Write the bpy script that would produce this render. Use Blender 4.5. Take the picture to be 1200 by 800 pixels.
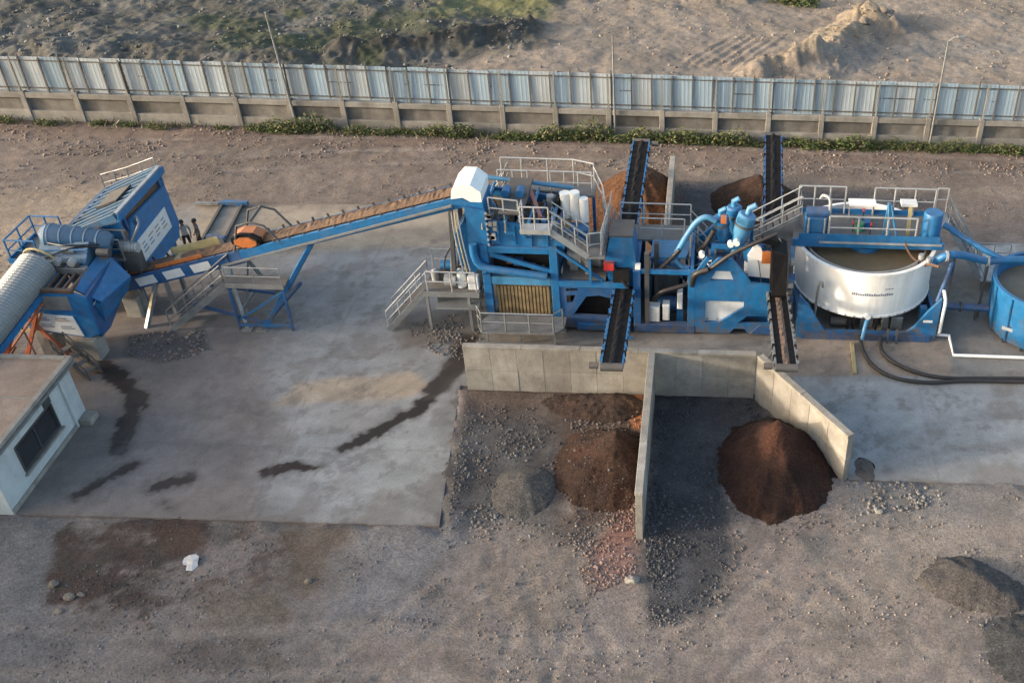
import bpy, bmesh, math, random
import numpy as np
from mathutils import Vector, Matrix
from mathutils.geometry import tessellate_polygon

for o in list(bpy.data.objects):
    bpy.data.objects.remove(o)
scene = bpy.context.scene
COL = scene.collection
R = math.radians
PI = math.pi

# ------------------------------------------------------------------ camera, world, sun, exposure
TH, ROLL, CAM_H = R(37.0), R(1.7), 28.0
cam_data = bpy.data.cameras.new('camera')
cam = bpy.data.objects.new('camera', cam_data)
COL.objects.link(cam)
fw = Vector((0, math.cos(TH), -math.sin(TH)))
up0 = Vector((0, math.sin(TH), math.cos(TH)))
rt0 = Vector((1, 0, 0))
cr = rt0*math.cos(ROLL) + up0*math.sin(ROLL)
cu = -rt0*math.sin(ROLL) + up0*math.cos(ROLL)
m = Matrix((cr, cu, -fw)).transposed().to_4x4()
m.translation = Vector((0, 0, CAM_H))
cam.matrix_world = m
cam_data.sensor_width = 36.0
cam_data.lens = 36.0*1240.0/1200.0
cam_data.shift_x = (600.0-825.0)/1200.0
cam_data.clip_start = 0.5
cam_data.clip_end = 3000
scene.camera = cam

SUN_EL, SUN_ROT = R(12.5), R(-105.0)      # low evening sun from the left
world = bpy.data.worlds.new('World')
scene.world = world
world.use_nodes = True
wn = world.node_tree
sky = wn.nodes.new('ShaderNodeTexSky')
sky.sky_type = 'NISHITA'
sky.sun_disc = False
sky.sun_elevation = SUN_EL
sky.sun_rotation = SUN_ROT
sky.dust_density = 4.0
sky.air_density = 1.0
sky.ozone_density = 0.8
wn.links.new(sky.outputs[0], wn.nodes['Background'].inputs[0])
wn.nodes['Background'].inputs[1].default_value = 0.15
sl = bpy.data.lights.new('sun', 'SUN')
sl.energy = 1.4
sl.angle = R(4.0)
sl.color = (1.0, 0.88, 0.75)
sun = bpy.data.objects.new('sun', sl)
COL.objects.link(sun)
to_sun = Vector((math.sin(SUN_ROT)*math.cos(SUN_EL), math.cos(SUN_ROT)*math.cos(SUN_EL), math.sin(SUN_EL)))
sun.rotation_euler = (-to_sun).to_track_quat('-Z', 'Y').to_euler()
vs = scene.view_settings
vs.view_transform = 'Standard'
vs.look = 'None'
vs.gamma = 1.0
vs.use_curve_mapping = False
vs.exposure = 1.74

# ------------------------------------------------------------------ noise in numpy
_TAB = {}
def vnoise(x, y, seed):
    if seed not in _TAB: _TAB[seed] = np.random.RandomState(seed).rand(256, 256)
    T = _TAB[seed]
    xi = np.floor(x).astype(int); yi = np.floor(y).astype(int)
    fx = x-xi; fy = y-yi
    fx = fx*fx*(3-2*fx); fy = fy*fy*(3-2*fy)
    a = T[xi % 256, yi % 256]; b = T[(xi+1) % 256, yi % 256]
    c = T[xi % 256, (yi+1) % 256]; d = T[(xi+1) % 256, (yi+1) % 256]
    return (a*(1-fx)+b*fx)*(1-fy)+(c*(1-fx)+d*fx)*fy
def fbm(x, y, sc, seed, octv=4, gain=0.5):
    s = 0; a = 1; n = 0
    for k in range(octv):
        s = s+a*vnoise(x*sc+13.7*k, y*sc+7.3*k, seed+k); n += a
        a *= gain; sc *= 2.03
    return s/n                                   # 0..1, mean 0.5
def sstep(a, b, t):
    t = np.clip((t-a)/(b-a), 0, 1)
    return t*t*(3-2*t)
def poly_dist(x, y, pts):
    """signed distance to a polygon, positive inside"""
    x = np.asarray(x); d = np.full(x.shape, 1e9); ins = np.zeros(x.shape, bool)
    n = len(pts)
    for i in range(n):
        x0, y0 = pts[i]; x1, y1 = pts[(i+1) % n]
        ex, ey = x1-x0, y1-y0
        t = np.clip(((x-x0)*ex+(y-y0)*ey)/(ex*ex+ey*ey+1e-9), 0, 1)
        d = np.minimum(d, np.hypot(x-x0-t*ex, y-y0-t*ey))
        cond = (y0 > y) != (y1 > y)
        xc = x0+(y-y0)*ex/(ey if abs(ey) > 1e-9 else 1e-9)
        ins ^= cond & (x < xc)
    return np.where(ins, d, -d)
def sub_box(x, y, pts, mg):
    """index box of the grid cells that a mask can touch"""
    m_ = (x > min(p[0] for p in pts)-mg) & (x < max(p[0] for p in pts)+mg) & (y > min(p[1] for p in pts)-mg) & (y < max(p[1] for p in pts)+mg)
    r = np.flatnonzero(m_.any(1)); c = np.flatnonzero(m_.any(0))
    if len(r) == 0 or len(c) == 0: return None
    return (slice(r[0], r[-1]+1), slice(c[0], c[-1]+1))
def pmask(x, y, pts, soft=0.4, warp=0.5, sc=0.8, seed=5):
    """polygon mask with a ragged edge"""
    out = np.zeros(x.shape); mg = warp+soft+0.1
    s = sub_box(x, y, pts, mg)
    if s is None: return out
    xs, ys = x[s], y[s]
    d = poly_dist(xs, ys, pts)
    if warp:
        d = d+(fbm(xs, ys, sc, seed, 4, 0.6)-0.5)*2*warp
    out[s] = sstep(-soft, soft, d)
    return out
def lmask(x, y, pts, w, soft=0.15, warp=0.2, sc=1.5, seed=9):
    """mask of a wandering streak along a polyline, w = half width"""
    out = np.zeros(x.shape)
    s = sub_box(x, y, pts, w+soft+warp+0.1)
    if s is None: return out
    x = x[s]; y = y[s]
    d = np.full(x.shape, 1e9)
    for (x0, y0), (x1, y1) in zip(pts[:-1], pts[1:]):
        ex, ey = x1-x0, y1-y0
        t = np.clip(((x-x0)*ex+(y-y0)*ey)/(ex*ex+ey*ey+1e-9), 0, 1)
        d = np.minimum(d, np.hypot(x-x0-t*ex, y-y0-t*ey))
    d = d+(fbm(x, y, sc, seed, 4, 0.6)-0.5)*2*warp
    out[s] = 1-sstep(w-soft, w+soft, d)
    return out
def srgb(r, g_, b):
    def f(c):
        c /= 255.0
        return c/12.92 if c <= 0.04045 else ((c+0.055)/1.055)**2.4
    return (f(r), f(g_), f(b))

# ------------------------------------------------------------------ materials
MATS = {}
def new_mat(name):
    mt = bpy.data.materials.new(name); mt.use_nodes = True
    nt = mt.node_tree
    return mt, nt, nt.nodes['Principled BSDF']
def nd(nt, kind, **kw):
    n = nt.nodes.new(kind)
    for k, v in kw.items():
        if k in ('operation', 'blend_type', 'data_type', 'attribute_name', 'noise_dimensions', 'feature', 'wave_type', 'bands_direction'):
            setattr(n, k, v)
        else:
            n.inputs[k].default_value = v
    return n
def paint(name, col, rough=0.5, metal=0.0, var=0.25, dirt=(0.16, 0.125, 0.095), dirt_amt=0.45, scale=2.2, bump=0.0, top_dust=0.35, rnd=0.0, mud=0.0, stretch=(1.6, 1.6, 0.45), spec=0.5):
    """weathered surface: base colour with blotches, grime patches and settled dust on upward faces"""
    mt, nt, b = new_mat(name)
    L = nt.links.new
    tc = nt.nodes.new('ShaderNodeTexCoord')
    geo = nt.nodes.new('ShaderNodeNewGeometry')
    n1 = nd(nt, 'ShaderNodeTexNoise', Scale=scale, Detail=6.0, Roughness=0.65)
    n2 = nd(nt, 'ShaderNodeTexNoise', Scale=scale*0.45, Detail=8.0, Roughness=0.7)
    L(geo.outputs['Position'], n1.inputs['Vector'])
    mp = nt.nodes.new('ShaderNodeMapping'); mp.inputs['Scale'].default_value = stretch
    L(geo.outputs['Position'], mp.inputs['Vector']); L(mp.outputs[0], n2.inputs['Vector'])
    r1 = nt.nodes.new('ShaderNodeMapRange')
    r1.inputs['From Min'].default_value = 0.3; r1.inputs['From Max'].default_value = 0.7
    r1.inputs['To Min'].default_value = 1-var; r1.inputs['To Max'].default_value = 1+var
    L(n1.outputs['Fac'], r1.inputs['Value'])
    mul = nd(nt, 'ShaderNodeMix', data_type='RGBA', blend_type='MULTIPLY'); mul.inputs[0].default_value = 1.0
    mul.inputs[6].default_value = (*col, 1)
    src = r1.outputs['Result']
    if rnd:
        oi = nt.nodes.new('ShaderNodeObjectInfo')
        r0 = nt.nodes.new('ShaderNodeMapRange'); r0.inputs['To Min'].default_value = 1-rnd; r0.inputs['To Max'].default_value = 1+rnd
        L(oi.outputs['Random'], r0.inputs['Value'])
        mm = nd(nt, 'ShaderNodeMath', operation='MULTIPLY'); L(src, mm.inputs[0]); L(r0.outputs['Result'], mm.inputs[1])
        src = mm.outputs[0]
    cc = nt.nodes.new('ShaderNodeCombineColor')
    for i in range(3): L(src, cc.inputs[i])
    L(cc.outputs[0], mul.inputs[7])
    sep = nt.nodes.new('ShaderNodeSeparateXYZ'); L(geo.outputs['True Normal'], sep.inputs[0])
    up = nd(nt, 'ShaderNodeMath', operation='MULTIPLY'); up.use_clamp = True
    L(sep.outputs[2], up.inputs[0]); up.inputs[1].default_value = top_dust
    r2 = nt.nodes.new('ShaderNodeMapRange')
    r2.inputs['From Min'].default_value = 0.48; r2.inputs['From Max'].default_value = 0.72
    r2.inputs['To Min'].default_value = 0.05; r2.inputs['To Max'].default_value = dirt_amt
    L(n2.outputs['Fac'], r2.inputs['Value'])
    ad = nd(nt, 'ShaderNodeMath', operation='ADD'); ad.use_clamp = True
    L(up.outputs[0], ad.inputs[0]); L(r2.outputs['Result'], ad.inputs[1])
    mix = nd(nt, 'ShaderNodeMix', data_type='RGBA')
    L(ad.outputs[0], mix.inputs[0]); L(mul.outputs[2], mix.inputs[6]); mix.inputs[7].default_value = (*dirt, 1)
    final = mix.outputs[2]
    if mud:                                   # splashed mud, ragged, thickest near the ground
        ps = nt.nodes.new('ShaderNodeSeparateXYZ'); L(geo.outputs['Position'], ps.inputs[0])
        n4 = nd(nt, 'ShaderNodeTexNoise', Scale=2.6, Detail=7.0, Roughness=0.75); L(geo.outputs['Position'], n4.inputs['Vector'])
        zz = nt.nodes.new('ShaderNodeMapRange'); zz.inputs['From Min'].default_value = 0.0; zz.inputs['From Max'].default_value = 2.6
        zz.inputs['To Min'].default_value = 0.42; zz.inputs['To Max'].default_value = 0.66; L(ps.outputs[2], zz.inputs['Value'])
        sb = nd(nt, 'ShaderNodeMath', operation='SUBTRACT'); L(n4.outputs['Fac'], sb.inputs[0]); L(zz.outputs[0], sb.inputs[1])
        ml = nd(nt, 'ShaderNodeMath', operation='MULTIPLY'); ml.use_clamp = True; L(sb.outputs[0], ml.inputs[0]); ml.inputs[1].default_value = 9.0
        m2 = nd(nt, 'ShaderNodeMath', operation='MULTIPLY'); L(ml.outputs[0], m2.inputs[0]); m2.inputs[1].default_value = mud
        mx = nd(nt, 'ShaderNodeMix', data_type='RGBA'); L(m2.outputs[0], mx.inputs[0]); L(final, mx.inputs[6]); mx.inputs[7].default_value = (0.125, 0.098, 0.076, 1)
        final = mx.outputs[2]
    L(final, b.inputs['Base Color'])
    rr = nt.nodes.new('ShaderNodeMapRange'); rr.inputs['To Min'].default_value = rough; rr.inputs['To Max'].default_value = min(1, rough+0.4)
    L(ad.outputs[0], rr.inputs['Value']); L(rr.outputs['Result'], b.inputs['Roughness'])
    b.inputs['Metallic'].default_value = metal
    b.inputs['Specular IOR Level'].default_value = spec
    if bump:
        bp = nt.nodes.new('ShaderNodeBump'); bp.inputs['Strength'].default_value = bump; bp.inputs['Distance'].default_value = 0.03
        n3 = nd(nt, 'ShaderNodeTexNoise', Scale=scale*9, Detail=4.0); L(geo.outputs['Position'], n3.inputs['Vector'])
        L(n3.outputs['Fac'], bp.inputs['Height']); L(bp.outputs[0], b.inputs['Normal'])
    MATS[name] = mt
    return mt
def ground_mat(name, fine=14.0, amp=0.35, bump=0.5, rough=0.95, speck=True):
    """colour attribute 'col' (what the ground is made of) with procedural grain; alpha = wetness"""
    mt, nt, b = new_mat(name)
    L = nt.links.new
    at = nt.nodes.new('ShaderNodeAttribute'); at.attribute_name = 'col'
    geo = nt.nodes.new('ShaderNodeNewGeometry')
    n1 = nd(nt, 'ShaderNodeTexNoise', Scale=fine, Detail=5.0, Roughness=0.7)
    n2 = nd(nt, 'ShaderNodeTexNoise', Scale=1.3, Detail=7.0, Roughness=0.72)
    vo = nd(nt, 'ShaderNodeTexVoronoi', Scale=15.0)
    for n in (n1, n2, vo): L(geo.outputs['Position'], n.inputs['Vector'])
    a1 = nt.nodes.new('ShaderNodeMapRange'); a1.inputs['From Min'].default_value = .25; a1.inputs['From Max'].default_value = .75
    a1.inputs['To Min'].default_value = 1-amp; a1.inputs['To Max'].default_value = 1+amp; L(n1.outputs['Fac'], a1.inputs['Value'])
    a2 = nt.nodes.new('ShaderNodeMapRange'); a2.inputs['From Min'].default_value = .3; a2.inputs['From Max'].default_value = .7
    a2.inputs['To Min'].default_value = 1-amp*.6; a2.inputs['To Max'].default_value = 1+amp*.6; L(n2.outputs['Fac'], a2.inputs['Value'])
    mm = nd(nt, 'ShaderNodeMath', operation='MULTIPLY'); L(a1.outputs[0], mm.inputs[0]); L(a2.outputs[0], mm.inputs[1])
    src = mm.outputs[0]
    if speck:
        vs_ = nt.nodes.new('ShaderNodeSeparateColor'); L(vo.outputs['Color'], vs_.inputs[0])
        a3 = nt.nodes.new('ShaderNodeMapRange'); a3.inputs['To Min'].default_value = 1-amp*.55; a3.inputs['To Max'].default_value = 1+amp*.55
        L(vs_.outputs[0], a3.inputs['Value'])
        m3 = nd(nt, 'ShaderNodeMath', operation='MULTIPLY'); L(src, m3.inputs[0]); L(a3.outputs[0], m3.inputs[1]); src = m3.outputs[0]
    cc = nt.nodes.new('ShaderNodeCombineColor')
    for i in range(3): L(src, cc.inputs[i])
    mul = nd(nt, 'ShaderNodeMix', data_type='RGBA', blend_type='MULTIPLY'); mul.inputs[0].default_value = 1.0
    L(at.outputs['Color'], mul.inputs[6]); L(cc.outputs[0], mul.inputs[7])
    L(mul.outputs[2], b.inputs['Base Color'])
    rr = nt.nodes.new('ShaderNodeMapRange'); rr.inputs['To Min'].default_value = rough; rr.inputs['To Max'].default_value = 0.42
    L(at.outputs['Alpha'], rr.inputs['Value']); L(rr.outputs[0], b.inputs['Roughness'])
    b.inputs['Specular IOR Level'].default_value = 0.25
    bp = nt.nodes.new('ShaderNodeBump'); bp.inputs['Strength'].default_value = bump; bp.inputs['Distance'].default_value = 0.05
    L(src, bp.inputs['Height']); L(bp.outputs[0], b.inputs['Normal'])
    MATS[name] = mt
    return mt

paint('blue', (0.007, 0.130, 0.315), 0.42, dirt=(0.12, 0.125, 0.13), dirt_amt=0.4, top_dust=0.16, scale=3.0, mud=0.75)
paint('dusty_blue', (0.045, 0.13, 0.23), 0.6, dirt=(0.17, 0.155, 0.14), dirt_amt=0.55, top_dust=0.3, scale=3.0)
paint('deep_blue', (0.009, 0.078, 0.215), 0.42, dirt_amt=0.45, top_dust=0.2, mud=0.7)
paint('pale_blue', (0.05, 0.23, 0.42), 0.42, dirt_amt=0.3, top_dust=0.2)
paint('galv', (0.29, 0.30, 0.30), 0.42, metal=0.55, dirt_amt=0.35, top_dust=0.12)
paint('galv_light', (0.36, 0.37, 0.37), 0.45, metal=0.2, dirt_amt=0.22, top_dust=0.08)
paint('grating', (0.17, 0.18, 0.185), 0.6, metal=0.3, dirt_amt=0.45)
paint('white', (0.84, 0.83, 0.79), 0.45, var=0.05, dirt=(0.45, 0.40, 0.33), dirt_amt=0.28, top_dust=0.06)
paint('tank_white', (0.84, 0.83, 0.79), 0.45, var=0.05, dirt=(0.50, 0.44, 0.36), dirt_amt=0.5, top_dust=0.1, scale=3.0, stretch=(1.5, 1.5, 0.16))
paint('sign_white', (0.66, 0.66, 0.64), 0.4, var=0.1, dirt_amt=0.2, top_dust=0.05)
paint('black', (0.012, 0.012, 0.013), 0.7, dirt=(0.05, 0.042, 0.036), dirt_amt=0.25, top_dust=0.05, spec=0.12)
paint('recess_concrete', (0.15, 0.14, 0.125), 0.95, var=0.35, dirt=(0.06, 0.055, 0.05), dirt_amt=0.7, scale=1.3, bump=0.4, top_dust=0.0, rnd=0.2)  # darker concrete for the recessed wall panels
paint('field_stone', (0.17, 0.15, 0.125), 0.95, var=0.35, dirt_amt=0.6, bump=0.5)
paint('belt', (0.010, 0.010, 0.011), 0.8, dirt=(0.035, 0.027, 0.023), dirt_amt=0.4, top_dust=0.03, scale=5, spec=0.08)
paint('dark_steel', (0.07, 0.075, 0.08), 0.55, metal=0.3, dirt_amt=0.5)
paint('orange', (0.55, 0.16, 0.035), 0.5, dirt_amt=0.3)
paint('red_orange', (0.42, 0.10, 0.04), 0.6, dirt_amt=0.55)
paint('red', (0.52, 0.03, 0.03), 0.45, dirt_amt=0.2)
paint('pink', (0.55, 0.20, 0.17), 0.55, dirt_amt=0.25)
paint('yellow', (0.46, 0.38, 0.18), 0.6, dirt_amt=0.4)
paint('green', (0.03, 0.30, 0.15), 0.5, dirt_amt=0.2)
paint('concrete', (0.27, 0.25, 0.215), 0.9, var=0.3, dirt=(0.13, 0.11, 0.09), dirt_amt=0.5, scale=1.4, bump=0.5, top_dust=0.0, rnd=0.16)
paint('fence_concrete', (0.215, 0.205, 0.185), 0.9, var=0.3, dirt=(0.10, 0.09, 0.075), dirt_amt=0.6, scale=1.1, bump=0.5, top_dust=0.0, rnd=0.14)
paint('footing', (0.27, 0.26, 0.23), 0.9, var=0.25, dirt_amt=0.5, bump=0.4)
paint('sheet_blue', (0.28, 0.37, 0.44), 0.5, metal=0.1, var=0.08, dirt=(0.27, 0.29, 0.29), dirt_amt=0.35, scale=0.9, top_dust=0, rnd=0.14)
paint('sheet_pale', (0.34, 0.39, 0.42), 0.5, metal=0.1, var=0.08, dirt=(0.28, 0.275, 0.255), dirt_amt=0.4, scale=0.9, top_dust=0, rnd=0.14)
paint('fence_steel', (0.12, 0.12, 0.115), 0.6, metal=0.3, dirt_amt=0.5)
paint('plaster', (0.50, 0.535, 0.53), 0.85, var=0.12, dirt=(0.24, 0.22, 0.19), dirt_amt=0.4, scale=1.6, bump=0.3, top_dust=0)
paint('roof_screed', (0.25, 0.185, 0.14), 0.95, var=0.28, dirt=(0.19, 0.135, 0.10), dirt_amt=0.6, scale=1.2, bump=0.5, top_dust=0)
paint('glass', (0.025, 0.03, 0.035), 0.12, var=0.2, dirt_amt=0.15)
paint('slurry', (0.155, 0.122, 0.074), 0.35, var=0.18, dirt=(0.16, 0.12, 0.085), dirt_amt=0.35, scale=1.5, top_dust=0)
paint('screen_mesh', (0.22, 0.155, 0.075), 0.8, var=0.45, dirt=(0.10, 0.08, 0.05), dirt_amt=0.5, scale=3, top_dust=0)
paint('rubber', (0.012, 0.012, 0.014), 0.5, dirt_amt=0.12, top_dust=0.06)
paint('foil', (0.25, 0.265, 0.27), 0.5, metal=0.25, var=0.12, dirt=(0.26, 0.24, 0.21), dirt_amt=0.3, top_dust=0.05)
paint('rust', (0.11, 0.055, 0.032), 0.9, var=0.4, dirt_amt=0.4)
paint('skin', (0.22, 0.12, 0.08), 0.6, var=0.05, dirt_amt=0.05, top_dust=0)
paint('shirt', (0.42, 0.42, 0.40), 0.9, var=0.1, dirt_amt=0.2, top_dust=0)
paint('shirt_dark', (0.10, 0.11, 0.12), 0.9, var=0.1, dirt_amt=0.2, top_dust=0)
paint('trousers', (0.025, 0.027, 0.032), 0.9, var=0.1, dirt_amt=0.2, top_dust=0)
paint('hair', (0.012, 0.011, 0.01), 0.7, var=0.1, dirt_amt=0.02, top_dust=0)
paint('print_grey', (0.23, 0.25, 0.30), 0.6, var=0.2, dirt_amt=0.2, top_dust=0)
paint('print_brown', (0.33, 0.24, 0.16), 0.6, var=0.2, dirt_amt=0.2, top_dust=0)
paint('print_blue', (0.16, 0.25, 0.36), 0.6, var=0.2, dirt_amt=0.2, top_dust=0)
paint('sack', (0.72, 0.72, 0.70), 0.7, var=0.12, dirt_amt=0.2)
paint('soil', (0.135, 0.085, 0.055), 0.95, var=0.3, dirt=(0.10, 0.05, 0.028), dirt_amt=0.5, scale=3, bump=0.6, top_dust=0)
paint('dark_grit', (0.04, 0.042, 0.045), 0.95, var=0.4, dirt_amt=0.4, scale=6, bump=0.5)
ground_mat('ground', 17.0, 0.36, 0.55)
ground_mat('slab_concrete', 16.0, 0.22, 0.25, 0.9, speck=False)
ground_mat('heap', 17.0, 0.6, 0.9)
ground_mat('stones', 8.0, 0.2, 0.3)
# leaves
mt, nt, b_ = new_mat('leaf')
at = nt.nodes.new('ShaderNodeAttribute'); at.attribute_name = 'col'
nt.links.new(at.outputs['Color'], b_.inputs['Base Color']); b_.inputs['Roughness'].default_value = 0.65
MATS['leaf'] = mt

# ------------------------------------------------------------------ mesh helpers
def mesh_obj(name, verts, faces, mat, parent=None, smooth=False):
    me = bpy.data.meshes.new(name)
    me.from_pydata([tuple(v) for v in verts], [], faces)
    if mat: me.materials.append(MATS[mat])
    if smooth:
        me.polygons.foreach_set('use_smooth', [True]*len(me.polygons))
    me.update()
    o = bpy.data.objects.new(name, me)
    COL.objects.link(o)
    if parent: o.parent = parent
    return o
def place(o, parent):
    """parent with world-space vertices kept: children of an empty at its base"""
    return o
def thing(name, label, cat, loc=(0, 0, 0), group=None):
    e = bpy.data.objects.new(name, None)
    e.empty_display_size = 0.3
    COL.objects.link(e); e.location = loc
    e['label'] = label; e['category'] = cat
    if group: e['group'] = group
    return e
def tag(o, label, cat, group=None):
    o['label'] = label; o['category'] = cat
    if group: o['group'] = group
    return o
def origin_of(parent):
    v = Vector((0, 0, 0))
    while parent is not None:
        v += parent.location; parent = parent.parent
    return v
class MB:
    def __init__(s): s.v = []; s.f = []
    def add(s, v, f):
        k = len(s.v); s.v += [tuple(q) for q in v]; s.f += [tuple(i+k for i in q) for q in f]; return s
    def box(s, x0, x1, y0, y1, z0, z1, bev=0.0):
        if bev <= 0:
            v = [(x0,y0,z0),(x1,y0,z0),(x1,y1,z0),(x0,y1,z0),(x0,y0,z1),(x1,y0,z1),(x1,y1,z1),(x0,y1,z1)]
            return s.add(v, [(0,3,2,1),(4,5,6,7),(0,1,5,4),(1,2,6,5),(2,3,7,6),(3,0,4,7)])
        bm = bmesh.new(); bmesh.ops.create_cube(bm, size=1)
        for q in bm.verts:
            q.co = ((x0+x1)/2+q.co.x*(x1-x0), (y0+y1)/2+q.co.y*(y1-y0), (z0+z1)/2+q.co.z*(z1-z0))
        bmesh.ops.bevel(bm, geom=bm.edges[:], offset=bev, segments=1, affect='EDGES')
        bm.verts.index_update()
        s.add([q.co[:] for q in bm.verts], [[q.index for q in f.verts] for f in bm.faces]); bm.free(); return s
    def beam(s, a, b, w, h=None, up=(0, 0, 1)):
        a = Vector(a); b = Vector(b); h = h or w
        d = (b-a).normalized(); u = Vector(up)
        if abs(d.dot(u)) > 0.98: u = Vector((0, 1, 0))
        r = d.cross(u).normalized(); t = r.cross(d).normalized()
        r *= w/2; t *= h/2
        v = [a-r-t, a+r-t, a+r+t, a-r+t, b-r-t, b+r-t, b+r+t, b-r+t]
        return s.add(v, [(0,1,2,3),(7,6,5,4),(1,0,4,5),(2,1,5,6),(3,2,6,7),(0,3,7,4)])
    def tube(s, pts, r, n=8, cap=True):
        pts = [Vector(p) for p in pts]; rings = []
        rs = r if isinstance(r, (list, tuple)) else [r]*len(pts)
        prev = None
        for i, p in enumerate(pts):
            d = (pts[min(i+1, len(pts)-1)]-pts[max(i-1, 0)]).normalized()
            u = prev if prev is not None else (Vector((0, 0, 1)) if abs(d.z) < 0.95 else Vector((0, 1, 0)))
            x = d.cross(u)
            if x.length < 1e-4: x = d.cross(Vector((1, 0, 0)))
            x.normalize(); y = x.cross(d).normalized(); prev = y
            rings.append([p+x*math.cos(2*PI*k/n)*rs[i]+y*math.sin(2*PI*k/n)*rs[i] for k in range(n)])
        v = [q for g_ in rings for q in g_]; f = []
        for i in range(len(pts)-1):
            for k in range(n):
                f.append((i*n+k, i*n+(k+1) % n, (i+1)*n+(k+1) % n, (i+1)*n+k))
        if cap:
            f.append(tuple(range(n-1, -1, -1))); f.append(tuple((len(pts)-1)*n+k for k in range(n)))
        return s.add(v, f)
    def cyl(s, c, r, h, n=20, axis='z', r2=None):
        c = Vector(c); d = {'x': Vector((1,0,0)), 'y': Vector((0,1,0)), 'z': Vector((0,0,1))}[axis]
        return s.tube([c, c+d*h], [r, r if r2 is None else r2], n)
    def prism(s, pts, a0, a1, axis='y', holes=()):
        """outline in the plane across 'axis' (x,z for y; y,z for x; x,y for z), holes cut through"""
        def P(q, a):
            return (q[0], a, q[1]) if axis == 'y' else ((a, q[0], q[1]) if axis == 'x' else (q[0], q[1], a))
        loops = [list(pts)]+[list(h) for h in holes]
        tri = tessellate_polygon([[Vector((q[0], q[1], 0)) for q in l] for l in loops])
        flat = [q for l in loops for q in l]; n = len(flat)
        v = [P(q, a0) for q in flat]+[P(q, a1) for q in flat]; f = []
        for t in tri:
            f.append(tuple(t)); f.append(tuple(i+n for i in reversed(t)))
        k = 0
        for l in loops:
            for i in range(len(l)):
                j = (i+1) % len(l); f.append((k+i, k+j, k+j+n, k+i+n))
            k += len(l)
        return s.add(v, f)
    def lathe(s, c, prof, n=48):
        c = Vector(c); v = []; f = []
        for r, z in prof:
            for k in range(n):
                a = 2*PI*k/n; v.append(c+Vector((r*math.cos(a), r*math.sin(a), z)))
        for i in range(len(prof)-1):
            for k in range(n):
                f.append((i*n+k, i*n+(k+1) % n, (i+1)*n+(k+1) % n, (i+1)*n+k))
        return s.add(v, f)
    def obj(s, name, mat, parent=None, smooth=False):
        """link as one mesh object; vertices are given in world space, the origin is the parent's base"""
        og = origin_of(parent)
        me = bpy.data.meshes.new(name)
        me.from_pydata([(q[0]-og.x, q[1]-og.y, q[2]-og.z) for q in s.v], [], s.f)
        me.materials.append(MATS[mat])
        bm = bmesh.new(); bm.from_mesh(me); bmesh.ops.recalc_face_normals(bm, faces=bm.faces[:]); bm.to_mesh(me); bm.free()
        if smooth:
            me.polygons.foreach_set('use_smooth', [True]*len(me.polygons))
            try: me.set_sharp_from_angle(angle=R(38))
            except Exception: pass
        o = bpy.data.objects.new(name, me); COL.objects.link(o)
        if parent: o.parent = parent
        return o
def B(name, x0, x1, y0, y1, z0, z1, mat, parent, bev=0.0): return MB().box(x0, x1, y0, y1, z0, z1, bev).obj(name, mat, parent)
def BM(name, a, b, w, h, mat, parent, up=(0, 0, 1)): return MB().beam(a, b, w, h, up).obj(name, mat, parent)
def TB(name, pts, r, mat, parent, n=8): return MB().tube(pts, r, n).obj(name, mat, parent, True)
def CY(name, c, r, h, mat, parent, axis='z', n=18, r2=None): return MB().cyl(c, r, h, n, axis, r2).obj(name, mat, parent, True)
def copy_of(o, parent, loc=None, rot=None):
    c = o.copy(); COL.objects.link(c); c.parent = parent
    if loc is not None: c.location = loc
    if rot is not None: c.rotation_euler = rot
    return c
def curve(pts, n=6):
    """Catmull-Rom through points"""
    P = [Vector(p) for p in pts]; out = []
    for i in range(len(P)-1):
        p0 = P[max(i-1, 0)]; p1 = P[i]; p2 = P[i+1]; p3 = P[min(i+2, len(P)-1)]
        for k in range(n):
            t = k/n
            out.append(0.5*((2*p1)+(-p0+p2)*t+(2*p0-5*p1+4*p2-p3)*t*t+(-p0+3*p1-3*p2+p3)*t*t*t))
    out.append(P[-1]); return out
def handrail(path, parent, h=1.05, step=1.3, r=0.034, mat='galv_light', closed=False):
    """tubular guard rail on a walkway edge: two rails, each post a piece of its own"""
    P = [Vector(p) for p in path]
    mb = MB()
    up = Vector((0, 0, h)); mid = Vector((0, 0, h*0.52))
    mb.tube([p+up for p in P], r, 6); mb.tube([p+mid for p in P], r*0.8, 6)
    o = mb.obj('handrail', mat, parent, True)
    for i in range(len(P)-1):
        d = P[i+1]-P[i]; n = max(1, int(round(d.length/step)))
        for k in range(n+(1 if i == len(P)-2 else 0)):
            q = P[i]+d*(k/n)
            MB().tube([q, q+up], r, 6).obj('post', mat, o)
    return o
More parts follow.
